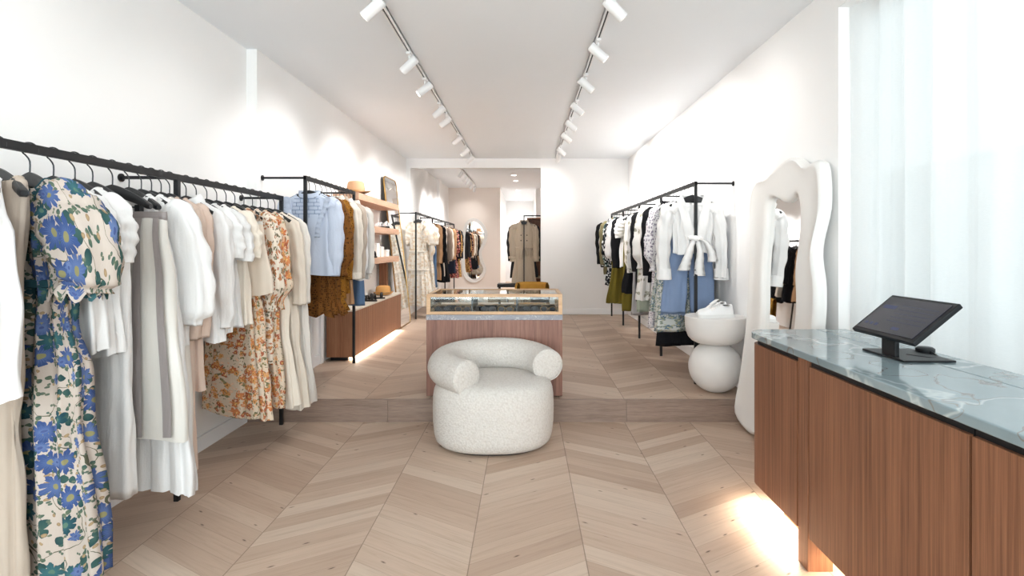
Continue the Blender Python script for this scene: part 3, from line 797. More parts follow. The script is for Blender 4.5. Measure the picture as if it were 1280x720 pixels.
wavy_mirror('wavy_mirror', outer, inner, 'tall white plaster mirror with a wavy frame leaning on the wall beside the counter', Mx, .055, .024)
k = .02075
def px(l): return [(x / 3.6 + 480 - 592) * k for x, y in l]
pts = lambda l: [((x / 3.6 - 112) * k, (113 - y / 3.6) * k) for x, y in l]
outer = pts([(408, 262), (445, 285), (466, 330), (458, 375), (440, 415), (448, 455), (460, 490), (448, 528), (415, 550), (380, 545), (355, 510), (350, 450), (352, 380), (356, 320), (375, 275)])
inner = pts([(407, 276), (435, 294), (452, 332), (444, 370), (427, 412), (433, 455), (446, 488), (436, 515), (412, 535), (388, 530), (369, 503), (364, 450), (364, 385), (368, 325), (382, 288)])
uu = Vector((1, 0, 0)); vv = Vector((0, 0, 1)); nn = Vector((0, -1, 0))
zc = H_CAM + (308 - 313) * k
Mx = Matrix(((1, 0, 0, (592 - 657) * k), (0, 0, -1, YEND - .001), (0, 1, 0, zc), (0, 0, 0, 1)))
wavy_mirror('kidney_mirror', outer, inner, 'white framed curvy mirror hung on the back room wall', Mx, .035, .01)
# leaning brass framed mirror
t = thing('leaning_mirror', 'tall brass framed mirror with rounded corners leaning behind the wooden shelves', 'mirror', (-1.8, 7.98, Z1))
uu = Vector((0, 1, 0)); vv = Vector((-.235, 0, 2.19)).normalized(); nn = Vector((vv.z, 0, -vv.x))
Mx = Matrix(((uu.x, vv.x, nn.x, -1.80), (uu.y, vv.y, nn.y, 7.99), (uu.z, vv.z, nn.z, Z1 + .004), (0, 0, 0, 1)))
def rrect(w, h, r, n=6):
    o = []
    for cx, cy, a in ((w - r, h - r, 0), (-w + r, h - r, 90), (-w + r, r, 180), (w - r, r, 270)):
        for i in range(n + 1):
            b = math.radians(a + 90 * i / n); o.append((cx + r * math.cos(b), cy + r * math.sin(b)))
    return o
O = rrect(.37, 2.2, .09); I = [(x * (1 - .016 / .37), .014 + y * (1 - .028 / 2.2)) for x, y in O]
MB().loft([[(x, y, 0) for x, y in O], [(x, y, .018) for x, y in O], [(x, y, .018) for x, y in I], [(x, y, .012) for x, y in I]]).xf(Mx).build('frame', M['gold'], t, True)
MB().add([(x, y, .012) for x, y in I], [tuple(range(len(I)))]).xf(Mx).build('glass', M['mirror'], t, True)
MB().add([(x, y, 0) for x, y in O], [tuple(range(len(O)))]).xf(Mx).build('backing', M['black'], t, True)

# cabinet and wall shelves on the clothes wall -------------------------
t = thing('low_cabinet', 'low walnut slatted cabinet with a stone top and a lit plinth', 'cabinet', (-1.92, 6.5, Z1))
MB().box(XLR + .03, -1.77, 5.49, 7.58, .213, .68).build('cabinet_body', M['walnut_slat'], t, True, bevel=.002)
dm = MB()
for i in range(28):
    y = 5.495 + i * .0745
    dm.box(-1.77, -1.762, y, y + .068, .215, .678)
dm.build('slatted_front', M['walnut_slat'], t, True)
MB().box(XLR + .03, -1.755, 5.48, 7.59, .681, .70).build('stone_top', M['terrazzo'], t, True, bevel=.002)
MB().box(XLR + .06, -1.83, 5.53, 7.54, Z1, .213).build('plinth', M['black'], t, True)
MB().box(-1.829, -1.82, 5.56, 7.54, Z1 + .012, .205).build('light_strip', M['led'], t, True)
area((-1.785, 6.55, .208), (0, 0, 0), .04, 1.95, 9, (1, .9, .76))
for i, z in enumerate((1.855, 1.515, 1.14)):
    o = MB().box(XLR + .001, -1.79, 5.75, 7.58, z, z + .075).build('wall_shelf', M['shelfwood'], bevel=.003)
    tag(o, ('topmost pink oak wall shelf with the wide brimmed hat', 'middle pink oak wall shelf with shoes on it', 'lowest pink oak wall shelf with white boxes on it')[i], 'shelf', 'oak wall shelves')
o = MB().box(XLR + .031, -1.93, 7.45, 7.53, .701, 1.139).build('shelf_upright', M['walnut'], bevel=.002)
tag(o, 'narrow walnut upright between the stone cabinet top and the lowest shelf', 'upright')
def hat(x, y, z, label, mat, r=.17, tilt=0.0, h=.13):
    t = thing('brimmed_hat', label, 'hat', (x, y, z)); t.rotation_euler = (0, tilt, .3)
    cw = MB().lathe([(.055, .012), (.10, .012), (.102, .03), (.097, .07), (.088, h - .015), (.07, h), (.04, h - .006), (.005, h - .018)], (0, 0, 0), 36).build('crown', mat, t, smooth=True, auto=60)
    rings = [[((.09 + (r - .09) * f) * math.cos(2 * PI * j / 40), (.09 + (r - .09) * f) * math.sin(2 * PI * j / 40), .014 + .02 * f * f + .012 * f * math.cos(4 * PI * j / 40)) for j in range(40)] for f in (0, .35, .7, 1)]
    rings += [[(p[0], p[1], p[2] - .004) for p in rg] for rg in rings[::-1]]
    MB().loft(rings).build('brim', mat, t, smooth=True)
    MB().lathe([(.1035, .016), (.1045, .03), (.1015, .042), (.0985, .043)], (0, 0, 0), 36).build('hat_band', M['bronze'], cw, smooth=True)
hat(-1.90, 6.0, 1.931, 'tan felt wide brimmed hat on the topmost wall shelf', M['hatfelt'], .165, 0, .145)
hat(-1.90, 7.15, .701, 'golden straw hat on the stone top of the low cabinet', M['straw'], .13, 0, .125)
def handbag(x, y, z, mat, label):
    t = thing('handbag', label, 'bag', (x, y, z), .2)
    MB().loft([[(-.05 * s, -.11 * s2, zz), (.05 * s, -.11 * s2, zz), (.05 * s, .11 * s2, zz), (-.05 * s, .11 * s2, zz)] for s, s2, zz in ((1, 1, 0), (1.05, 1.05, .02), (.9, 1, .08), (.5, .9, .12))], True, True, True).build('bag_body', mat, t, bevel=.01)
    MB().tube([(0, .08 * math.cos(a), .115 + .06 * math.sin(a)) for a in [PI * i / 12 for i in range(13)]], .005, 8).build('handle', mat, t, smooth=True)
handbag(-1.90, 6.45, 1.591, M['bronze'], 'bronze leather handbag on the middle wall shelf')
def sandal(x, y, z, rz, label, group, mat, mat2):
    t = thing('sandal', label, 'shoe', (x, y, z), rz, group)
    out = [(.035 * math.cos(a) * (1 + .2 * math.sin(a)), .115 * math.sin(a)) for a in [2 * PI * i / 24 for i in range(24)]]
    MB().prism(out, 0, .018).build('sole', mat, t, bevel=.003)
    for yy, hh in ((.05, .045), (.015, .05), (-.07, .06)):
        MB().tube([(.036 * math.cos(a), yy, .015 + hh * math.sin(a)) for a in [PI * i / 12 for i in range(13)]], [.008] * 13, 8, ry=[.014] * 13).build('strap', mat2, t, smooth=True)
sandal(-1.86, 6.95, 1.591, 1.2, 'black and white sandal on the middle wall shelf, beside the handbag', 'sandals on the middle wall shelf', M['blackleather'], M['sneaker'])
sandal(-1.94, 7.15, 1.591, 1.5, 'black and white sandal on the middle wall shelf, near the brass mirror', 'sandals on the middle wall shelf', M['blackleather'], M['sneaker'])
sandal(-1.86, 6.35, 1.216, 1.3, 'black sandal on the lowest wall shelf beside the white boxes', 'shoes on the lowest wall shelf', M['blackleather'], M['blackleather'])
sandal(-1.86, 6.35, .701, 1.3, 'black sandal on the stone cabinet top, nearer the clothes rail', 'sandals on the low cabinet', M['blackleather'], M['blackleather'])
sandal(-1.86, 6.65, .701, 1.7, 'black sandal on the stone cabinet top, nearer the straw hat', 'sandals on the low cabinet', M['blackleather'], M['blackleather'])
for i, (y, w_, h_) in enumerate(((6.66, .14, .17), (6.86, .12, .13), (7.12, .15, .09))):
    t = thing('card_box', ('tallest white card box on the lowest wall shelf', 'middle sized white card box on the lowest wall shelf', 'smallest white card box on the lowest wall shelf')[i], 'box', (-1.90, y, 1.216), 0, 'white boxes on the lowest wall shelf')
    MB().box(-.07, .07, -w_ / 2, w_ / 2, 0, h_ * .7).build('box_base', M['card'], t, bevel=.003)
    MB().box(-.072, .072, -w_ / 2 - .002, w_ / 2 + .002, h_ * .7, h_).build('lid', M['card'], t, bevel=.003)

# back room: black bench, velvet chair, bookcase ---------------------------
t = thing('low_bench', 'low black bench beneath the trench coat', 'bench', (-.29, 10.0, Z1))
MB().box(-.52, -.06, 9.8, 10.15, .60, .66).build('seat', M['black'], t, True, bevel=.01)
for x in (-.50, -.11):
    for y in (9.82, 10.1): MB().box(x, x + .03, y, y + .03, Z1, .60).build('leg', M['black'], t, True)
t = thing('tub_chair', 'mustard velvet tub chair behind the display case', 'chair', (.09, 7.5, Z1), .15)
rg = []
for f, r in ((0, 1.0), (.5, 1.04), (.9, 1.0), (1, .93), (1, .84), (.9, .8), (.45, .8), (.42, .78)):
    rg.append([(.24 * r * math.cos(a), .24 * r * math.sin(a), .24 + .43 * f) for a in [math.radians(-20 + 220 * i / 30) for i in range(31)]])
MB().loft(rg, closed=False).build('backrest', M['velvet'], t, smooth=True)
MB().lathe([(.19, .22), (.21, .25), (.21, .36), (.19, .39), (.01, .395)], (0, 0, 0), 32).build('seat', M['velvet'], t, smooth=True, auto=50)
for a in (45, 135, 225, 315):
    c, s = math.cos(math.radians(a)), math.sin(math.radians(a))
    MB().cyl((.16 * c, .16 * s, .23), (.19 * c, .19 * s, 0), .014, .010, 12).build('leg', M['black'], t, smooth=True)
t = thing('bookcase', 'open dark wood shelf unit behind the trench coat', 'shelf unit', (.35, 11.3, Z1))
b = MB().box(.03, .06, 11.2, 11.5, Z1, 1.95); b.box(.57, .6, 11.2, 11.5, Z1, 1.95); b.box(.06, .57, 11.47, 11.5, Z1, 1.95)
b.build('carcass', M['walnut'], t, True)
for z in (.25, .65, 1.05, 1.45, 1.92): MB().box(.06, .57, 11.2, 11.47, z, z + .03).build('shelf', M['walnut'], t, True)
for i, (z, x, c, lb) in enumerate(((.68, .2, 'tan', 'folded tan knit on the dark shelf unit, below the others'), (1.08, .22, 'blush', 'folded blush knit on the middle of the dark shelf unit'), (1.48, .2, 'linen', 'folded linen cloth near the top of the dark shelf unit'))):
    o = MB()
    for k2 in range(1): o.box(x - .12, x + .12, 11.23, 11.43, z + .001 + k2 * .05, z + .046 + k2 * .05)
    tag(o.build('folded_knit', F[c], bevel=.015), lb, 'folded clothes', 'folded clothes on the shelf unit')
# ------------------------------------------------------------------ racks, hangers and clothes
RAILH = 1.715           # rail centre above the floor it stands on
def rack(x, posts, zf, wallx, label, y_end=None, brackets=None):
    """steel clothes rail: posts at the given depths, bars tying it to the wall"""
    t = thing('clothes_rack', label, 'clothes rack', (x, posts[0], zf), 0)
    zt = zf + RAILH
    MB().box(x - .011, x + .011, posts[0] - .012, (y_end or posts[-1]) + .012, zt - .017, zt + .017).build('rail', M['black'], t, True, bevel=.002)
    for y in posts:
        MB().box(x - .012, x + .012, y - .012, y + .012, zf, zt + .017).build('post', M['black'], t, True, bevel=.001)
    for y in (brackets or posts):
        s = 1 if wallx > x else -1
        b = MB().box(min(x, wallx), max(x, wallx), y - .008, y + .008, zt - .008, zt + .008)
        b.cyl((wallx - s * .008, y, zt), (wallx, y, zt), .022, .022, 16)
        b.build('wall_bracket', M['black'], t, True)
    return t

def zh(x): return -.088 - .085 * (abs(x) / .2) ** 1.25     # top edge of a hanger at distance x from its hook
HG = {}
def kid(t, name, s):
    k = [c for c in t.children if c.name.split('.')[0] == name]
    return k[0 if s < 0 else -1]
def hanger(loc, rz, what, group, clips=None, big=True):
    key = 'clip' if clips else 'plain'
    lab = 'black hanger holding the ' + what
    if len(lab.split()) > 16: lab = ' '.join(lab.split()[:16])
    if key in HG and big:
        r = copy_tree(HG[key]); r.location = loc; r.rotation_euler = (0, 0, rz)
        return tag(r, lab, 'hanger', group)
    t = thing('clothes_hanger', lab, 'hanger', loc, rz, group)
    path = [(.0, .026 * math.cos(a), .026 * math.sin(a)) for a in [math.radians(d) for d in range(200, -61, -20)]]
    path = [(0, -p[1], p[2] - .004) for p in path]
    path += [(0, 0, -.048), (0, 0, -.095)]
    MB().tube(smooth_path(path, 3), .0028, 8).build('hook', M['chrome'], t, smooth=True)
    rings = []
    for i in range(-16, 17):
        u = i / 16; x = .212 * u
        th = .007 + .011 * u * u; hh = .052 - .026 * abs(u) ** 1.5
        if abs(u) > .97: th *= .6; hh *= .7
        zt = zh(x); y0 = -.028 * u * u
        rings.append([(x, y0 + th * c, zt - hh / 2 + hh / 2 * s_) for c, s_ in ((1, .4), (.6, 1), (-.6, 1), (-1, .4), (-1, -.5), (-.6, -1), (.6, -1), (1, -.5))])
    MB().loft(rings, True, True, True).build('shoulder_bar', M['hanger'], t, smooth=True, auto=50)
    if clips:
        MB().tube([(-.15, 0, -.19), (.15, 0, -.19)], .004, 8).build('clip_bar', M['chrome'], t, smooth=True)
        for x in (-.13, .13): MB().box(x - .014, x + .014, -.012, .012, -.235, -.18).build('clip', M['hanger'], t, bevel=.003)
        MB().box(-.006, .006, -.004, .004, -.19, -.12).build('clip_stem', M['hanger'], t)
    HG[key] = t
    return t

PRE = dict(
    tee=dict(L=.64, sh=.20, nk=.125, nd=.07, prof=[(0, .20, .042), (.3, .215, .05), (1, .235, .055)], folds=(9, .003, .014),
             slv=dict(len=.20, prof=[(0, .07, .045), (.6, .075, .05), (1, .072, .042)], out=.03)),
    flutter=dict(L=.62, sh=.19, nk=.12, nd=.08, prof=[(0, .19, .042), (.4, .19, .05), (1, .24, .06)], folds=(11, .003, .018),
             slv=dict(len=.22, prof=[(0, .06, .04), (.5, .08, .055), (1, .095, .07)], out=.04)),
    blouse=dict(L=.68, sh=.20, nk=.105, nd=.09, prof=[(0, .20, .042), (.4, .215, .05), (1, .24, .055)], folds=(10, .003, .017),
             slv=dict(len=.58, prof=[(0, .065, .045), (.3, .06, .045), (.75, .058, .045), (.9, .06, .04), (.93, .04, .03), (1, .04, .03)], out=.035), collar=1),
    balloon=dict(L=.66, sh=.19, nk=.105, nd=.08, prof=[(0, .19, .042), (.4, .2, .05), (1, .23, .055)], folds=(10, .003, .017),
             slv=dict(len=.52, prof=[(0, .06, .045), (.3, .085, .06), (.7, .105, .07), (.9, .10, .065), (.95, .045, .035), (1, .05, .03)], out=.06)),
    cardi=dict(L=.9, sh=.20, nk=.105, nd=.22, prof=[(0, .20, .042), (.4, .2, .048), (1, .225, .05)], folds=(8, .002, .010),
             slv=dict(len=.6, prof=[(0, .075, .05), (.5, .065, .048), (.9, .055, .04), (1, .05, .04)], out=.02)),
    jacket=dict(L=.66, sh=.21, nk=.085, nd=.16, prof=[(0, .21, .05), (.4, .225, .058), (1, .225, .055)], folds=(7, .002, .008),
             slv=dict(len=.6, prof=[(0, .085, .055), (.5, .075, .05), (.92, .06, .045), (1, .06, .045)], out=.03), collar=1),
    tank=dict(L=.66, sh=.155, nk=.115, nd=.10, prof=[(0, .155, .035), (.12, .16, .045), (.25, .2, .05), (1, .22, .055)], folds=(9, .002, .014), slv=None),
    dress=dict(L=1.3, sh=.18, nk=.12, nd=.09, prof=[(0, .18, .042), (.14, .19, .05), (.30, .165, .045), (.5, .21, .055), (1, .29, .075)], folds=(12, .003, .026), slv=None),
    longdress=dict(L=1.3, sh=.19, nk=.115, nd=.09, prof=[(0, .19, .042), (.14, .2, .05), (.30, .17, .045), (.5, .21, .055), (1, .27, .07)], folds=(12, .003, .024),
             slv=dict(len=.56, prof=[(0, .07, .045), (.4, .075, .05), (.8, .095, .06), (.92, .04, .03), (1, .055, .035)], out=.05)),
    puffdress=dict(L=1.3, sh=.18, nk=.10, nd=.09, prof=[(0, .18, .042), (.14, .19, .05), (.28, .165, .045), (.5, .21, .055), (1, .28, .075)], folds=(12, .003, .026),
             slv=dict(len=.30, prof=[(0, .06, .045), (.25, .115, .075), (.6, .15, .09), (.88, .12, .075), (.94, .075, .05), (1, .085, .055)], out=.10)),
    coat=dict(L=1.1, sh=.21, nk=.08, nd=.2, prof=[(0, .21, .055), (.2, .225, .065), (.42, .2, .06), (1, .27, .075)], folds=(7, .002, .014),
             slv=dict(len=.62, prof=[(0, .09, .06), (.5, .08, .055), (.92, .07, .05), (1, .07, .05)], out=.035), collar=1),
    skirt=dict(L=.9, waist=1, prof=[(0, .155, .02), (.05, .16, .03), (.3, .2, .045), (1, .25, .055)], folds=(9, .001, .014), slv=None),
    trousers=dict(L=1.0, waist=1, prof=[(0, .17, .02), (1, .22, .045)], folds=(5, .001, .006), slv=None, legs=1),
)
def gparams(kind, **ov):
    p = dict(PRE[kind]); p.update(ov); return p

def sgnpow(c, e): return math.copysign(abs(c) ** e, c)
def body_mesh(p, seed, n=64):
    rnd = random.Random(seed); ph = [rnd.uniform(0, 6.28) for _ in range(8)]
    k, A0, A1 = p['folds']; L = p['L']; rings, vv = [], []
    off = Vector((seed * 7.3, seed * 3.1, 0))
    tuck = p.get('tuck')
    def ring(w, d, z, t, zf):
        out = []
        A = lerp(A0, A1, t ** .8)
        for j in range(n):
            a = 2 * PI * j / n; c, s = math.cos(a), math.sin(a)
            x, y = w * sgnpow(c, .85), d * sgnpow(s, .75)
            f = A * (math.sin(k * a + ph[0] + .9 * math.sin(2.2 * t + ph[1])) + .5 * math.sin((2 * k + 1) * a + ph[2] + 1.5 * t))
            q = noise.noise(Vector((x * 7, s * 2, z * 4.5)) + off) * ((.009 if p.get('waist') else .020) if t > 0 else .004) * min(1, .3 + 2 * t)
            y += (f + q) * (.35 + .65 * abs(s)) * (1 if s >= 0 else -1)
            x += (.55 * f + q) * c
            zz = z - zf * max(0, -s) ** 1.6 - (zf * .25) * max(0, s) ** 2
            zz += t ** 6 * (p.get('hemwave', .010)) * math.sin(3 * a + ph[3])
            out.append((x, y, zz))
        return out
    if not p.get('waist'):
        ns = 7
        for i in range(ns):
            s = i / ns; w = lerp(p['nk'], p['sh'], s)
            rings.append(ring(w, lerp(.040, p['prof'][0][2], s), zh(w) + .007, 0, p['nd'] * (1 - s) ** 1.3)); vv.append(zh(w))
        z0 = zh(p['sh']) + .004
    else:
        z0 = p.get('ztop', -.20)
    nb = max(16, min(56, int(L / .026)))
    for i in range(nb + 1):
        t = i / nb
        w, d = interp(p['prof'], t)
        # shoulder tip rounds over into the side
        z = z0 - t * L
        rings.append(ring(w, d, z, t, 0)); vv.append(z)
    per = 2 * (interp(p['prof'], .7)[0] * 2 + .06)
    uvs = seed * .37
    return rings, (lambda i, j: (uvs + per * j / n, vv[i]))

def front_y(p, x, z):
    z0 = zh(p['sh']); t = min(1, max(0, (z0 - z) / p['L']))
    w, d = interp(p['prof'], t)
    return squeeze(-d * (1 - min(.999, abs(x) / w) ** 2.35) ** .37 - .006 - lerp(p['folds'][1], p['folds'][2], t ** .8) * .9, p.get('wall', (0, 9, 9))[2]) - .003

def sleeve_mesh(p, side, seed, n=28):
    s = p['slv']; rnd = random.Random(seed * 31 + (side > 0)); L = s['len']
    x0 = p['sh']; z0 = zh(x0) - .03
    a, b = rnd.uniform(-.012, .012), rnd.uniform(0, 6)
    ctr = [(side * (x0 - .05), 0, z0 - .012), (side * (x0 - .005), 0, z0 - .02), (side * (x0 + .25 * s['out'] + .012), a * .3, z0 - .07), (side * (x0 + s['out'] * .8 + .006), a, z0 - .07 - .35 * (L - .05)), (side * (x0 + s['out']), a * 1.5, z0 - .07 - .7 * (L - .05)), (side * (x0 + s['out'] * .85), a * 1.8, z0 - .02 - L)]
    P = smooth_path(ctr, 7); m = len(P); rings = []; vv = []
    for i, c in enumerate(P):
        q = i / (m - 1)
        rx, ry = interp(s['prof'], q)
        rx *= .5 + .5 * min(1, q * 5 + .3) if q < .2 else 1
        tg_ = (P[min(i + 1, m - 1)] - P[max(i - 1, 0)]).normalized()
        nx = Vector((0, 1, 0)).cross(tg_).normalized()
        rg = []
        for j in range(n):
            an = 2 * PI * j / n
            f = 1 + (.10 * math.sin(6 * an + b + 2 * q) + .06 * math.sin(11 * an + 2 * b)) * min(1, q * 2.5) * s.get('crinkle', 1)
            nz = 1 + .16 * noise.noise(Vector((math.cos(an) * 1.5, math.sin(an) * 1.5 + seed, q * 7))) + .07 * math.sin(q * 38 + 3 * math.cos(an + b)) * math.sin(q * PI) * s.get('crinkle', 1)
            rg.append(c + nx * rx * f * nz * math.cos(an) + Vector((0, ry * f * nz * math.sin(an), 0)))
        rings.append(rg); vv.append(q * L)
    per = 2 * PI * interp(s['prof'], .6)[0] * .85
    inner = [P[-1] + (Vector(pt) - P[-1]) * .8 + Vector((0, 0, .02)) for pt in rings[-1]]
    rings.append(inner); vv.append(vv[-1])
    return rings, (lambda i, j: (seed * .61 + side * .3 + per * j / n, -vv[i]))

def legs_mesh(p, seed, n=32):
    out = []
    L, zt = p['L'], p.get('ztop', -.20)
    cr = p.get('rise', .26)
    for side in (-1, 1):
        rings, vv = [], []
        rnd = random.Random(seed + side)
        b = rnd.uniform(0, 6)
        for i in range(26):
            t = i / 25; z = zt - cr + .05 - t * (L - cr + .05)
            hw = lerp(p.get('thigh', .108), p.get('hem', .115), t); d = lerp(.042, .05, t)
            cx = side * lerp(.10, p.get('spread', .115), t)
            rg = []
            for j in range(n):
                a = 2 * PI * j / n; c, s_ = math.cos(a), math.sin(a)
                f = (.004 + .006 * t) * math.sin(5 * a + b + t * 2) + .01 * noise.noise(Vector((c * 2, s_ * 2 + side, z * 6 + seed)))
                rg.append((cx + (hw + f) * sgnpow(c, .8), (d + f) * sgnpow(s_, .8), z))
            rings.append(rg); vv.append(z)
        rings.append([(cx + (x - cx) * .8, y * .8, z + .015) for x, y, z in rings[-1]]); vv.append(vv[-1])
        out.append((side, rings, vv))
    return out

def squeeze(v, lim):
    a = abs(v); k = lim * .65
    return v if a <= k else math.copysign(k + (lim - k) * math.tanh((a - k) / (lim - k)), v)
def fit(mb, p):
    # hangs between its neighbours and the wall: cloth is pressed flat where it has no room
    ws, lim, dy = p.get('wall', (0, 9, 9))
    sh_, top = p.get('shift', 0), -.2
    for q in mb.v:
        if sh_: q.x += sh_ * (1 if p.get('waist') else min(1, max(0, (top - q.z) / .35)))
        if ws and q.x * ws > 0: q.x = squeeze(q.x, lim)
        q.y = squeeze(q.y, dy)
    return mb
COUNT = [0]
def garment(kind, mat, loc, rz, name, label, cat, group=None, detail=2, hang=True, what=None, mat2=None, extras=None, **ov):
    """detail 2: sleeves, collars and waistbands as parts; 0: one mesh"""
    COUNT[0] += 1; seed = COUNT[0]
    p = gparams(kind, **ov); m = F[mat] if isinstance(mat, str) else mat
    m2 = F[mat2] if isinstance(mat2, str) else (mat2 or m)
    n = 72 if detail == 2 else 44
    t = thing(name, label, cat, loc, rz, group)
    body = MB()
    if p.get('legs'):
        q = dict(p); q['L'] = p.get('rise', .26); q['prof'] = [(0, p.get('wst', .17), .022), (.3, p.get('wst', .17) + .01, .035), (1, p.get('thigh', .108) + .105, .042)]
        rings, uv = body_mesh(q, seed, n); body.loft(rings, True, False, False, uv)
        fit(body, p).build('seat_panel', m, t, smooth=True)
        for side, rg, vv in legs_mesh(p, seed):
            fit(MB().loft(rg, True, False, False, lambda i, j, vv=vv: (.4 * j / 32 + side, vv[i])), p).build('trouser_leg', m, t, smooth=True)
    else:
        rings, uv = body_mesh(p, seed, n); body.loft(rings, True, False, False, uv)
        nm = {'skirt': 'skirt_panel'}.get(kind, 'bodice' if 'dress' in kind else 'body')
        if p['slv'] and detail < 2:
            for side in (-1, 1):
                r2, uv2 = sleeve_mesh(p, side, seed, 20); body.loft(r2, True, True, False, uv2)
        fit(body, p).build('garment_body', m, t, smooth=True)
        if p['slv'] and detail == 2:
            for side in (-1, 1):
                r2, uv2 = sleeve_mesh(p, side, seed)
                fit(MB().loft(r2, True, True, False, uv2), p).build('sleeve', m, t, smooth=True)
    if detail >= 1:
        if p.get('collar'):
            c = MB(); nk = p['nk']; zn = zh(nk)
            def cr(f, h, push):
                rg = []
                for j in range(41):
                    a = math.radians(-90 + 16) + (2 * PI - math.radians(32)) * j / 40
                    cc, s = math.cos(a), math.sin(a)
                    rg.append(((nk * .86 + push) * sgnpow(cc, .85), (.040 + push) * s, zn + .01 + h - p['nd'] * .45 * max(0, -s) ** 1.6))
                return rg
            c.loft([cr(0, -.012, .0), cr(0, .028, -.004), cr(0, .034, .002), cr(0, .024, .012), cr(0, -.012, .024)], closed=False)
            fit(c, p).build('collar', m2, t, smooth=True)
        else:
            if not p.get('waist'):
                r0 = rings[0]; b = MB()
                b.tube([Vector(q_) + Vector((0, 0, .001)) for q_ in r0 + [r0[0]]], .0035, 6, False)
                fit(b, p).build('neckline_trim', m2, t, smooth=True)
        if p.get('waist'):
            r0 = rings[0]
            b = MB().loft([[(x * 1.015, y * 1.1, z + .004) for x, y, z in r0], [(x * 1.03, y * 1.22, z - .016) for x, y, z in r0], [(x * 1.03, y * 1.22, z - .034) for x, y, z in r0], [(x * 1.0, y * 1.0, z - .038) for x, y, z in r0]])
            fit(b, p).build('waistband', m2, t, smooth=True)
    if extras: extras(t, p)
    if hang: hanger(loc, rz, what or label.split(',')[0], None, clips=bool(p.get('waist')))
    return t

def button_row(t, p, x, zs, mat, r=.006, name='button'):
    for z in zs:
        y = front_y(p, x, z)
        MB().cyl((x, y - .001, z), (x, y + .004, z), r, r, 10).build(name, mat, t, smooth=True, auto=40)
def belt(t, p, z, mat, w=.04, name='belt', grow=.008):
    z0 = zh(p['sh']) + .004
    hw, d = interp(p['prof'], (z0 - z) / p['L'])
    rg = lambda g, zz: [((hw + g) * sgnpow(math.cos(2 * PI * j / 48), .85), (d + g + .004) * sgnpow(math.sin(2 * PI * j / 48), .75), zz) for j in range(48)]
    return fit(MB().loft([rg(0, z + w / 2), rg(grow, z + w / 2 - .004), rg(grow, z - w / 2 + .004), rg(0, z - w / 2)]), dict(p, shift=0)).build(name, mat, t, smooth=True, auto=40)
def ribbon(path, w, mat, name, t, th=.004, dirx=(1, 0, 0), wave=0.0):
    P = smooth_path(path, 6); d = Vector(dirx); m = len(P); rings = []
    for i, c in enumerate(P):
        ww = (w[0] + (w[1] - w[0]) * i / (m - 1)) / 2 if hasattr(w, '__len__') else w / 2
        wv = wave * math.sin(i * 1.9)
        rings.append([c - d * ww + Vector((0, wv, 0)), c + Vector((0, -th - wv * .4, 0)), c + d * ww + Vector((0, wv, 0)), c + Vector((0, th, 0))])
    return MB().loft(rings, True, True, True, lambda i, j: (j * .03, i * .02)).build(name, mat, t, smooth=True)

# ---------- rack along the front of the clothes wall
XA = -1.85
rack(XA, [1.63, 2.845, 4.06], 0, XL, 'long black clothes rail on the lower floor, nearest the shop front', None, [1.63, 2.845, 4.045])
ZA = RAILH
D2 = math.radians
def A(y, kind, mat, name, label, cat, rot=-15, **k):
    return garment(kind, mat, (XA, y, ZA), D2(rot), name, label, cat, 'clothes on the front rail', **dict(dict(wall=(-1, .285, .043)), **k))
A(1.70, 'tank', 'tan', 'sleeveless_top', 'tan sleeveless top at the near end of the front rail', 'top', L=.60, rot=-20,
  extras=lambda t, p: ribbon([(.14, -.06, -.62), (.16, -.075, -.75), (.15, -.08, -.9), (.165, -.08, -1.12)], .016, F['tan'], 'waist_tie', t))
A(1.785, 'tank', 'white', 'sleeveless_top', 'white sleeveless top with a loose hem, between the tan top and the blue floral dress', 'top', L=.70, sh=.17, rot=-22, shift=.035)
A(1.875, 'dress', 'linen', 'linen_dress', 'long beige linen dress hanging before the blue floral dress', 'dress', L=1.46, rot=-20, sh=.15, nk=.12, shift=-.05,
  prof=[(0, .15, .035), (.1, .16, .04), (.3, .16, .04), (1, .185, .045)], folds=(8, .002, .014))
def flora(t, p):
    belt(t, p, -.50, F['blueflora'], .03, 'waist_seam')
    pts = [(.05, front_y(p, .05, -.46) - .004, -.46), (.07, -.075, -.56), (.06, -.085, -.72), (.075, -.09, -.86)]
    ribbon(pts, .012, F['blueflora'], 'waist_tie', t)
    for s in (-1, 1):   # ruffled cuffs of the puff sleeves
        c = Vector((s * (p['sh'] + p['slv']['out'] * .9), 0, zh(p['sh']) - .05 - p['slv']['len']))
        rg = []
        for k_, (r, z) in enumerate(((.8, .03), (1.0, .012), (1.22, -.012), (1.34, -.03))):
            rg.append([(c.x + .078 * r * math.cos(2 * PI * j / 60) * (1 + .05 * k_ * math.sin(2 * PI * j * 9 / 60)), c.y + .055 * r * math.sin(2 * PI * j / 60), c.z + z + .006 * k_ * math.sin(2 * PI * j * 11 / 60)) for j in range(60)])
        fit(MB().loft(rg, True, False, False, lambda i, j: (j / 60 * .4, i * .03)), dict(p, shift=0)).build('cuff_ruffle', F['blueflora'], kid(t, 'sleeve', s), smooth=True)
A(2.0, 'puffdress', 'blueflora', 'floral_maxi_dress', 'blue and green floral maxi dress with big puff sleeves, on the front rail', 'dress', L=1.37, rot=-20, extras=flora, shift=.05, wall=(-1, .26, .09),
  prof=[(0, .18, .045), (.12, .185, .052), (.22, .165, .046), (.32, .17, .046), (.5, .235, .06), (1, .325, .085)], nd=.1)
A(2.10, 'flutter', 'white', 'flutter_sleeve_blouse', 'white flutter sleeve blouse directly behind the blue floral dress', 'blouse', L=.60)
A(2.20, 'tee', 'white', 't_shirt', 'plain white short sleeve top, second behind the blue floral dress', 'top', L=.63)
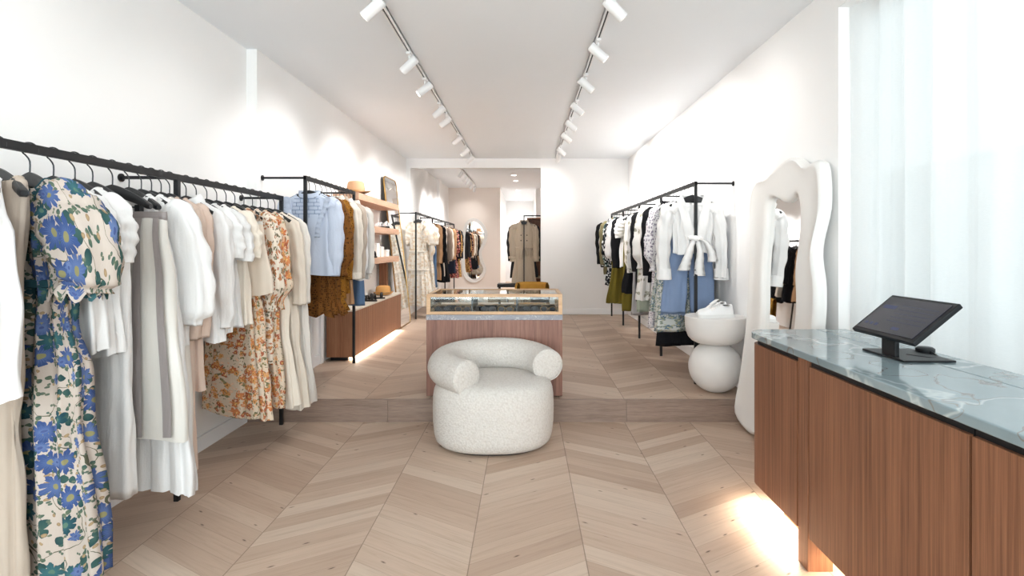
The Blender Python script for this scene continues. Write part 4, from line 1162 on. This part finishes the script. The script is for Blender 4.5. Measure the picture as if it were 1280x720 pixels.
A(2.29, 'trousers', 'white', 'white_trousers', 'long white trousers between the plain white top and the silver satin skirt', 'trousers', L=1.2, ztop=-.21, hem=.10, thigh=.09)
A(2.50, 'dress', 'white', 'white_dress', 'long white sleeveless dress hanging under the silver satin skirt', 'dress', L=1.33, sh=.15, shift=.10, prof=[(0, .15, .04), (.2, .17, .045), (1, .25, .055)])
def satin(t, p):
    for x0, x1 in ((.03, .052), (.118, .134)):
        rg = []
        for i in range(31):
            z = -.24 - (p['L'] - .05) * i / 30
            tt = i / 30; hw, d = interp(p['prof'], tt)
            rg.append([((x0 + f * (x1 - x0)) * (hw / .16) + f * .012, -(d * (1 - min(.98, abs((x0 + f * (x1 - x0)) / .168)) ** 2.35) ** .37) - .012 - .008 * tt, z) for f in (0, .5, 1)])
        fit(MB().loft(rg, closed=False), dict(p, wall=(0, 9, 9))).build('side_band', F['satinband'], t, smooth=True)
A(2.40, 'skirt', 'satin', 'satin_skirt', 'long silver grey satin skirt with darker bands, clipped to the front rail', 'skirt', L=1.0, ztop=-.215, mat2='satinband', rot=-6, shift=.11,
  prof=[(0, .15, .02), (.06, .155, .03), (.3, .19, .04), (1, .25, .05)], folds=(5, .001, .008), extras=satin)
A(2.58, 'balloon', 'white', 'balloon_sleeve_blouse', 'white balloon sleeve blouse beside the silver satin skirt', 'blouse', L=.68, rot=-10, shift=.02)
A(2.65, 'dress', 'offwhite', 'white_dress', 'long off-white dress behind the balloon sleeve blouse', 'dress', L=1.32, sh=.16, prof=[(0, .16, .04), (.2, .17, .045), (1, .23, .055)])
A(2.72, 'cardi', 'knit', 'long_cardigan', 'long blush knit cardigan, longer of the two blush pieces', 'cardigan', L=1.32, rot=-18)
A(2.785, 'cardi', 'blush', 'cardigan', 'blush knit cardigan, shorter of the two blush pieces', 'cardigan', L=.92, rot=-18)
A(2.92, 'blouse', 'white', 'blouse', 'white long sleeve blouse next to the shorter blush cardigan', 'blouse', L=.70)
A(3.01, 'tee', 'white', 't_shirt', 'white boxy short sleeve top, first after the white long sleeve blouse', 'top', L=.68)
A(3.11, 'flutter', 'white', 'flutter_sleeve_blouse', 'white ruffled short sleeve blouse in the middle of the front rail', 'blouse', L=.66)
A(3.21, 'tee', 'ivory', 't_shirt', 'ivory short sleeve top just before the beige satin skirt', 'top', L=.66)
A(3.31, 'skirt', 'satinbeige', 'satin_mini_skirt', 'short beige satin skirt clipped beside the orange floral dresses', 'skirt', L=.44, ztop=-.215, rot=-6, mat2='satin', shift=.08,
  prof=[(0, .155, .02), (.1, .165, .03), (1, .225, .045)], folds=(5, .001, .006))
A(3.41, 'dress', 'orangeflora', 'floral_dress', 'orange floral long dress just behind the beige satin skirt', 'dress', L=1.27, rot=-26, prof=[(0, .17, .045), (.14, .18, .05), (.3, .165, .045), (.55, .24, .06), (1, .31, .075)], folds=(11, .003, .028))
A(3.52, 'longdress', 'orangeflora2', 'floral_dress', 'peach floral long sleeve dress between the two orange floral dresses', 'dress', L=.95, rot=-22, prof=[(0, .19, .042), (.3, .19, .05), (1, .22, .06)])
A(3.63, 'longdress', 'orangeflora', 'floral_dress', 'orange floral long sleeve dress next to the belted cream dress', 'dress', L=1.27, rot=-22)
def buckle(t, p):
    bl = belt(t, p, -.55, M['blackleather'], .045, 'belt')
    for x in (.0, .09):
        y = front_y(p, x, -.55) - .008
        MB().tube([(x - .028, y, -.525), (x + .028, y, -.525), (x + .028, y, -.575), (x - .028, y, -.575), (x - .028, y, -.525)], .005, 8).build('buckle', M['gold'], bl, smooth=True)
A(3.74, 'dress', 'ivory', 'tie_dress', 'plain ivory sleeveless dress just before the belted cream dress', 'dress', L=1.30, sh=.17)
A(3.85, 'longdress', 'cream', 'belted_dress', 'cream long sleeve dress with a black buckled belt', 'dress', L=1.34, extras=buckle, rot=-14, shift=.04, slv=dict(len=.56, prof=[(0, .062, .045), (.5, .052, .042), (.9, .045, .038), (1, .05, .04)], out=.02), prof=[(0, .19, .042), (.14, .19, .05), (.32, .155, .045), (.5, .19, .055), (1, .27, .06)])
A(3.955, 'longdress', 'offwhite', 'white_dress', 'white long dress at the far end of the front rail by the step', 'dress', L=1.34, rot=-10, shift=.03, slv=dict(len=.56, prof=[(0, .062, .045), (.5, .052, .042), (.9, .045, .038), (1, .05, .04)], out=.02))

# ---------- rack on the raised floor, before the wall shelves
XB = -1.73
rack(XB, [4.21, 5.40], Z1, XLR, 'short black clothes rail on the raised floor before the wall shelves')
ZB = Z1 + RAILH
def B(y, kind, mat, name, label, cat, rot=-18, **k):
    return garment(kind, mat, (XB, y, ZB), D2(rot), name, label, cat, 'clothes on the short rail', **dict(dict(wall=(-1, .32, .05)), **k))
def blueblouse(t, p):
    for s in (-1, 1):
        path = [(s * x, front_y(p, s * x, z) - .004, z) for x, z in ((.155, -.15), (.13, -.24), (.095, -.32), (.075, -.40), (.07, -.47))]
        P = smooth_path(path, 8); rg = []
        for i, c in enumerate(P):
            wv = .012 * math.sin(i * 1.6)
            rg.append([c + Vector((0, 0, 0)), c + Vector((s * .022, -.012 + wv, .004)), c + Vector((s * .046, -.014 - wv, .002 + .6 * wv))])
        MB().loft(rg, closed=False).build('bib_ruffle', F['skyblue'], t, smooth=True)
        path = [(s * (p['sh'] - .03 + .0 * i), .035 * math.cos(i), 0) for i in range(3)]
        rg = []
        for i in range(33):
            a = PI * i / 32
            c = Vector((s * (p['sh'] - .012), -.062 * math.cos(a), zh(p['sh']) + .005 - .07 * (1 - math.sin(a))))
            wv = .010 * math.sin(i * 1.7)
            rg.append([c, c + Vector((s * .03, 0, .008 + wv)), c + Vector((s * .06, 0, -.008 - wv))])
        MB().loft(rg, closed=False).build('shoulder_ruffle', F['skyblue'], t, smooth=True)
    b = MB()
    for i, z in enumerate((-.16, -.19, -.22, -.25, -.28)):
        w = min(.15, .10 + (z + .16) * -.2)
        xs = [-w + 2 * w * k_ / 14 for k_ in range(15)]
        b.tube([(x, front_y(p, x, z) - .001, z) for x in xs], .0022, 6)
        for k_ in range(3):
            x = -w + w * 2 * ((k_ + (.35 if i % 2 else .75)) / 3)
            b.tube([(x, front_y(p, x, z) - .001, z), (x, front_y(p, x, z - .03) - .001, z - .03)], .0022, 6)
    b.build('pintuck_trim', F['denim'], t, smooth=True)
    r = [[(.088 * math.cos(2 * PI * j / 40), .044 * math.sin(2 * PI * j / 40), zh(.085) + z - .035 * max(0, -math.sin(2 * PI * j / 40))) for j in range(40)] for z in (-.005, .03)]
    MB().loft(r).build('stand_collar', F['skyblue'], t, smooth=True)
B(4.29, 'blouse', 'skyblue', 'ruffled_blouse', 'pale blue ruffled blouse facing out at the near end of the short rail', 'blouse', L=.60, rot=-4, nd=.05, collar=None, extras=blueblouse,
  slv=dict(len=.56, prof=[(0, .075, .05), (.4, .062, .055), (.8, .062, .05), (.9, .042, .035), (1, .04, .032)], out=.03), sh=.185)
def lacehem(t, p):
    z = zh(p['sh']) - p['L']; hw, d = interp(p['prof'], 1)
    rg = []
    for k_, (g, dz) in enumerate(((0, .03), (.015, 0), (.035, -.05), (.05, -.09))):
        rg.append([((hw + g) * sgnpow(math.cos(2 * PI * j / 90), .85) * (1 + .03 * k_ * math.sin(j * .9)), (d + g * .6) * sgnpow(math.sin(2 * PI * j / 90), .75) + .006 * k_ * math.sin(j * 1.3), z + dz + .012 * k_ * .5 * math.sin(j * .7)) for j in range(90)])
    MB().loft(rg, True, False, False, lambda i, j: (j / 90, i * .04)).build('hem_ruffle', t.children[0].data.materials[0], t, smooth=True)
B(4.42, 'longdress', 'rustlace', 'lace_dress', 'dark brown lace dress just behind the pale blue blouse', 'dress', L=.84, rot=-14, extras=lacehem, prof=[(0, .19, .042), (.3, .18, .05), (1, .21, .055)])
B(4.55, 'longdress', 'mustard', 'lace_dress', 'mustard brown lace dress with a ruffled hem, second behind the blue blouse', 'dress', L=.82, rot=-26, extras=lacehem, prof=[(0, .2, .045), (.3, .2, .05), (1, .22, .06)])
B(4.67, 'cardi', 'mustard', 'lace_cardigan', 'mustard lace cardigan between the lace dresses and the pale jacket', 'cardigan', L=.78, rot=-24)
B(4.78, 'dress', 'camel', 'slip_dress', 'camel brown slip dress before the pale denim jacket', 'dress', L=.9, rot=-20, sh=.16, prof=[(0, .16, .04), (.3, .17, .045), (1, .22, .05)])
def djacket(t, p):
    for s in (-1, 1):
        MB().box(s * .11 - .045, s * .11 + .045, front_y(p, s * .11, -.33) - .004, front_y(p, s * .11, -.33) + .02, -.36, -.27).build('chest_pocket', F['denimwhite'], t, bevel=.003)
        c = Vector((s * (p['sh'] + p['slv']['out'] * .9), 0, zh(p['sh']) - .05 - p['slv']['len']))
        MB().loft([[(c.x + .07 * r * math.cos(2 * PI * j / 28), .054 * r * math.sin(2 * PI * j / 28), c.z + z) for j in range(28)] for r, z in ((.97, .06), (1.04, .055), (1.04, .005), (.95, 0))]).build('cuff', F['denimwhite'], kid(t, 'sleeve', s), smooth=True, auto=40)
    button_row(t, p, .0, [-.34 - .07 * k_ for k_ in range(5)], M['gold'])
B(4.89, 'jacket', 'denimwhite', 'denim_jacket', 'pale ecru denim jacket on the short rail', 'jacket', L=.62, rot=-30, extras=djacket)
B(4.99, 'jacket', 'linen', 'denim_jacket', 'beige jacket just behind the pale ecru denim jacket', 'jacket', L=.62, rot=-24, detail=1)
B(5.09, 'blouse', 'white', 'shirt', 'white shirt near the far post of the short rail', 'shirt', rot=-24, detail=1)
B(5.19, 'trousers', 'denim2', 'jeans', 'blue jeans hanging low on the short rail by the far post', 'jeans', L=.86, ztop=-.24, rot=-32, hem=.10, thigh=.10)
B(5.30, 'blouse', 'offwhite', 'shirt', 'off-white shirt at the far end of the short rail', 'shirt', rot=-24, detail=1)

# ---------- rack running back through the wide opening
XD = -1.775
rack(XD, [8.67, 10.2, 11.8, 13.3], Z1, -2.0, 'black clothes rail running through the opening into the back room', None, [10.2, 11.8, 13.3])
MB().box(XLR, XD, 8.66, 8.676, Z1 + RAILH - .008, Z1 + RAILH + .008).build('wall_bracket', M['black'], [o for o in COL.objects if o.name.startswith('clothes_rack')][-1], True)
def Dr(y, kind, mat, name, label, cat, rot=-36, **k):
    k.setdefault('detail', 0); k.setdefault('wall', (-1, .225, .09))
    return garment(kind, mat, (XD, y, ZB), D2(rot), name, label, cat, 'clothes on the back room rail', **k)
def tiers(t, p):
    for z in (-.62, -.92): belt(t, p, z, F['creamlace'], .03, 'tier_seam', .016)
Dr(8.86, 'puffdress', 'creamlace', 'tiered_dress', 'cream embroidered tiered dress facing out at the near end of the back room rail', 'dress', rot=-30, detail=2, L=1.36, extras=tiers, folds=(14, .004, .024))
Dr(9.03, 'longdress', 'creamlace', 'lace_dress', 'cream lace long sleeve dress second on the back room rail', 'dress', detail=1, L=1.3)
Dr(9.45, 'flutter', 'creamlace', 'lace_blouse', 'cream lace flutter sleeve dress third on the back room rail, through the opening', 'dress', detail=1, L=1.2)
Dr(9.7, 'trousers', 'denim2', 'denim_trousers', 'blue denim trousers on the back room rail', 'jeans', L=1.05, ztop=-.22)
Dr(9.95, 'coat', 'camel', 'long_coat', 'camel coat next to the blue denim on the back room rail', 'coat', L=.98)
Dr(10.35, 'coat', 'black', 'long_coat', 'black coat after the camel coat on the back room rail', 'coat', L=1.02)
Dr(10.65, 'cardi', 'cream', 'cardigan', 'cream cardigan between two black pieces on the back room rail', 'cardigan', L=.95)
Dr(10.95, 'dress', 'black', 'black_dress', 'black dress after the cream cardigan on the back room rail', 'dress', L=1.1)
Dr(11.25, 'jacket', 'taupe', 'jacket', 'taupe jacket in the middle of the back room rail', 'jacket', L=.72)
Dr(11.55, 'blouse', 'ivory', 'blouse', 'ivory blouse after the taupe jacket on the back room rail', 'blouse')
Dr(12.0, 'jacket', 'camel', 'jacket', 'camel jacket toward the far end of the back room rail', 'jacket')
Dr(12.25, 'trousers', 'navy', 'trousers', 'navy trousers toward the far end of the back room rail', 'trousers', L=.95)
Dr(12.5, 'longdress', 'redflora', 'floral_dress', 'dark red floral dress near the curvy mirror', 'dress', L=1.1)
Dr(12.75, 'jacket', 'black', 'jacket', 'black jacket near the curvy mirror', 'jacket', L=.7)
Dr(13.0, 'longdress', 'leopard', 'leopard_dress', 'leopard print dress on the back room rail', 'dress', L=1.1)
Dr(13.2, 'jacket', 'charcoal', 'jacket', 'charcoal jacket at the far end of the back room rail', 'jacket', L=.7)

# ---------- rack on the right of the raised floor
XC = 1.455
rack(XC, [4.585, 5.756, 6.857, 7.99, 9.06], Z1, XR, 'long black clothes rail on the raised floor beside the white pedestal')
def C(y, kind, mat, name, label, cat, rot=20, **k):
    k.setdefault('detail', 1); k.setdefault('wall', (1, .315, .08))
    return garment(kind, mat, (XC, y, ZB), D2(rot), name, label, cat, 'clothes on the pedestal side rail', **k)
def wrap(t, p):
    w = F['white']
    # crossed front panels, knot and tails
    for s in (-1, 1):
        rg = []
        for i in range(15):
            f = i / 14
            z = lerp(-.115, -.46, f); x = s * lerp(.095, -.015, f)
            wd_ = lerp(.06, .085, f)
            rg.append([(x + s * wd_ * g, front_y(p, max(-.19, min(.19, x + s * wd_ * g)), z) - .006 - .003 * s - .006 * math.sin(g * 3.1 + f * 9), z - .03 * g * f) for g in (0, .33, .66, 1)])
        MB().loft(rg, closed=False).build('wrap_front', w, t, smooth=True)
    yk = front_y(p, 0, -.47) - .022
    k_ = MB().ball((.0, yk, -.47), .034, .028, .026); k_.ball((-.035, yk + .004, -.465), .03, .02, .02); k_.ball((.035, yk + .004, -.468), .03, .02, .02)
    kn = k_.build('knot', w, t, smooth=True)
    ribbon([(-.015, yk, -.48), (-.05, yk - .014, -.57), (-.085, yk - .01, -.68), (-.10, yk, -.745)], (.035, .115), w, 'tie_tail', kn, .008, wave=.005)
    ribbon([(.015, yk, -.48), (.035, yk - .014, -.58), (.03, yk - .01, -.70), (.035, yk, -.79)], (.035, .10), w, 'tie_tail', kn, .008, wave=.005)
    ribbon([(.03, yk, -.47), (.085, yk - .01, -.50), (.13, yk - .004, -.58), (.145, yk, -.67)], (.03, .09), w, 'tie_tail', kn, .007, wave=.004)
    for s in (-1, 1):
        c = Vector((s * (p['sh'] + p['slv']['out'] * .87), 0, zh(p['sh']) - .05 - p['slv']['len']))
        MB().loft([[(c.x + .06 * r * math.cos(2 * PI * j / 28), .045 * r * math.sin(2 * PI * j / 28), c.z + z) for j in range(28)] for r, z in ((.9, .085), (1.0, .08), (1.08, -.01), (.98, -.014))]).build('cuff', w, kid(t, 'sleeve', s), smooth=True, auto=40)
C(4.67, 'blouse', 'white', 'wrap_blouse', 'white wrap blouse knotted at the waist, facing out at the near end of its rail', 'blouse', rot=-2, detail=2, L=.44, nd=.26, nk=.11, collar=1, extras=wrap,
  prof=[(0, .18, .045), (.4, .175, .055), (.75, .16, .05), (1, .165, .055)], sh=.185, slv=dict(len=.6, prof=[(0, .07, .05), (.35, .06, .055), (.75, .058, .05), (.88, .052, .045), (1, .055, .042)], out=.07, crinkle=1.5))
def frayed(t, p):
    for s in (-1, 1):
        b = MB(); L = p['L']
        for j in range(60):
            a = 2 * PI * j / 60
            x, y = s * p.get('spread', .115) + p.get('hem', .115) * math.cos(a), .05 * math.sin(a); z = p.get('ztop', -.2) - L
            b.box(x - .002, x + .002, y - .002, y + .002, z - .018 - .006 * math.sin(j * 2.3), z + .004)
        b.build('frayed_hem', F['denim'], kid(t, 'trouser_leg', s))
C(4.80, 'trousers', 'denim', 'wide_jeans', 'light blue wide jeans hanging behind the knotted white blouse', 'jeans', rot=-2, detail=2, L=.92, ztop=-.215, hem=.105, thigh=.105, spread=.135, extras=frayed)
C(4.93, 'trousers', 'greenflora', 'floral_trousers', 'pale green floral wide trousers just behind the light blue jeans', 'trousers', rot=8, detail=2, L=1.10, ztop=-.215, hem=.135, spread=.14)
C(5.05, 'trousers', 'black', 'wide_trousers', 'black wide trousers showing lowest, under the floral trousers', 'trousers', rot=14, L=1.25, ztop=-.215, hem=.12)
C(5.17, 'dress', 'greenflora', 'floral_dress', 'pale green floral sleeveless dress beside the light blue jeans', 'dress', rot=22, L=1.0, detail=2)
C(5.30, 'longdress', 'speckle', 'speckled_dress', 'long speckled white dress before the pale green floral pieces', 'dress', rot=24, L=1.16, detail=2)
C(5.44, 'blazer' if 0 else 'jacket', 'black', 'blazer', 'black blazer next to the speckled dress', 'jacket', rot=22, L=.72, detail=2)
C(5.60, 'blouse', 'white', 'blouse', 'white blouse between the black blazer and the paisley dress', 'blouse', rot=22)
C(5.90, 'longdress', 'paisley', 'paisley_dress', 'white paisley print tiered dress in the middle of its rail', 'dress', rot=26, L=.95, detail=2)
C(6.03, 'trousers', 'sage', 'trousers', 'pale sage trousers showing beneath the paisley dress', 'trousers', rot=20, L=1.05, ztop=-.215)
C(6.14, 'cardi', 'black', 'long_cardigan', 'long black cardigan behind the paisley dress', 'cardigan', rot=24, L=.98)
C(6.30, 'trousers', 'grey', 'trousers', 'pale grey trousers low on the pedestal side rail', 'trousers', rot=20, L=1.12, ztop=-.215)
C(6.48, 'blouse', 'paisley', 'printed_shirt', 'white printed short shirt between two black garments', 'shirt', rot=24)
C(6.66, 'dress', 'black', 'black_dress', 'black sleeveless dress after the white printed shirt', 'dress', rot=22, L=.95)
C(6.95, 'trousers', 'olive', 'trousers', 'olive green trousers, nearer of the two olive garments', 'trousers', rot=22, L=1.15, ztop=-.215)
C(7.15, 'tee', 'white', 't_shirt', 'white short sleeve top above the olive trousers', 'top', rot=24)
C(7.40, 'jacket', 'black', 'jacket', 'black jacket between white tops toward the back wall', 'jacket', rot=24, detail=0)
C(7.62, 'balloon', 'white', 'balloon_sleeve_blouse', 'white balloon sleeve blouse toward the back wall', 'blouse', rot=24, detail=1)
C(7.85, 'dress', 'olive', 'olive_dress', 'olive green dress, farther of the two olive garments', 'dress', rot=22, L=1.2)
C(8.10, 'longdress', 'polka', 'polka_dot_dress', 'dark polka dot dress near the back wall', 'dress', rot=24, L=.95)
C(8.32, 'blouse', 'polkagreen', 'polka_dot_blouse', 'teal dotted blouse near the back wall', 'blouse', rot=24)
C(8.55, 'jacket', 'khaki', 'jacket', 'khaki jacket near the back wall', 'jacket', rot=24, L=.8)
C(8.75, 'blouse', 'white', 'blouse', 'white blouse second from the back wall', 'blouse', rot=24)
C(8.93, 'jacket', 'black', 'jacket', 'black jacket last on its rail against the back wall', 'jacket', rot=24, L=.7)

# ---------- coat rail in the passage
t = thing('coat_rail', 'slim black coat stand rail in the back room with a trench coat', 'coat rail', (-.03, 10.3, Z1))
MB().box(-.040, -.020, 9.95, 9.97, Z1 + .0125, 1.93).build('post', M['black'], t, True)
MB().box(-.020, .6, 9.95, 9.97, 1.906, 1.93).build('rail', M['black'], t, True)
MB().box(-.042, -.018, 9.97, 10.6, 1.906, 1.93).build('cross_bar', M['black'], t, True)
MB().box(-.09, .14, 9.88, 10.04, Z1, Z1 + .012).build('foot_plate', M['black'], t, True)
def trench(t, p):
    bl = belt(t, p, -.58, F['trench'], .05, 'belt', .012)
    y = front_y(p, 0, -.58) - .02
    ribbon([(.0, y, -.58), (-.04, y - .02, -.66), (-.05, y - .015, -.80)], .045, F['trench'], 'belt_end', bl)
    ribbon([(.01, y, -.58), (.05, y - .02, -.65), (.06, y - .012, -.74)], .045, F['trench'], 'belt_end', bl)
    for s in (-1, 1):
        button_row(t, p, s * .055, [-.36, -.46, -.70], M['blackleather'], .011)
        rg = [[(s * x, front_y(p, s * x, z) - o_, z) for x, z, o_ in row] for row in (
            ((.07, -.105, .004), (.10, -.12, .014), (.13, -.16, .008)), ((.055, -.18, .004), (.10, -.19, .016), (.145, -.2, .008)), ((.03, -.26, .004), (.075, -.28, .014), (.115, -.27, .008)), ((.01, -.34, .002), (.03, -.35, .01), (.05, -.34, .006)))]
        MB().loft(rg, closed=False).build('lapel', F['trench'], t, smooth=True)
        c = Vector((s * (p['sh'] + p['slv']['out'] * .87), 0, zh(p['sh']) - .05 - p['slv']['len']))
        MB().loft([[(c.x + .078 * r * math.cos(2 * PI * j / 28), .056 * r * math.sin(2 * PI * j / 28), c.z + z) for j in range(28)] for r, z in ((.95, .10), (1.04, .095), (1.04, .06), (.95, .055))]).build('cuff_strap', F['trench'], kid(t, 'sleeve', s), smooth=True, auto=40)
garment('coat', 'trench', (-.03, 10.08, 1.918), 0, 'trench_coat', 'beige belted trench coat hanging in front of the rear passage', 'coat', detail=2, L=1.14, extras=trench, nd=.24, sh=.185, prof=[(0, .185, .055), (.2, .195, .065), (.42, .155, .055), (.6, .19, .065), (1, .235, .075)], slv=dict(len=.64, prof=[(0, .07, .055), (.5, .06, .05), (.92, .055, .048), (1, .058, .05)], out=.03))
garment('coat', 'charcoal', (-.03, 10.46, 1.918), D2(6), 'dark_coat', 'dark coat mostly covered by the beige trench coat', 'coat', detail=0, L=1.0, sh=.215)
bpy.context.view_layer.update()
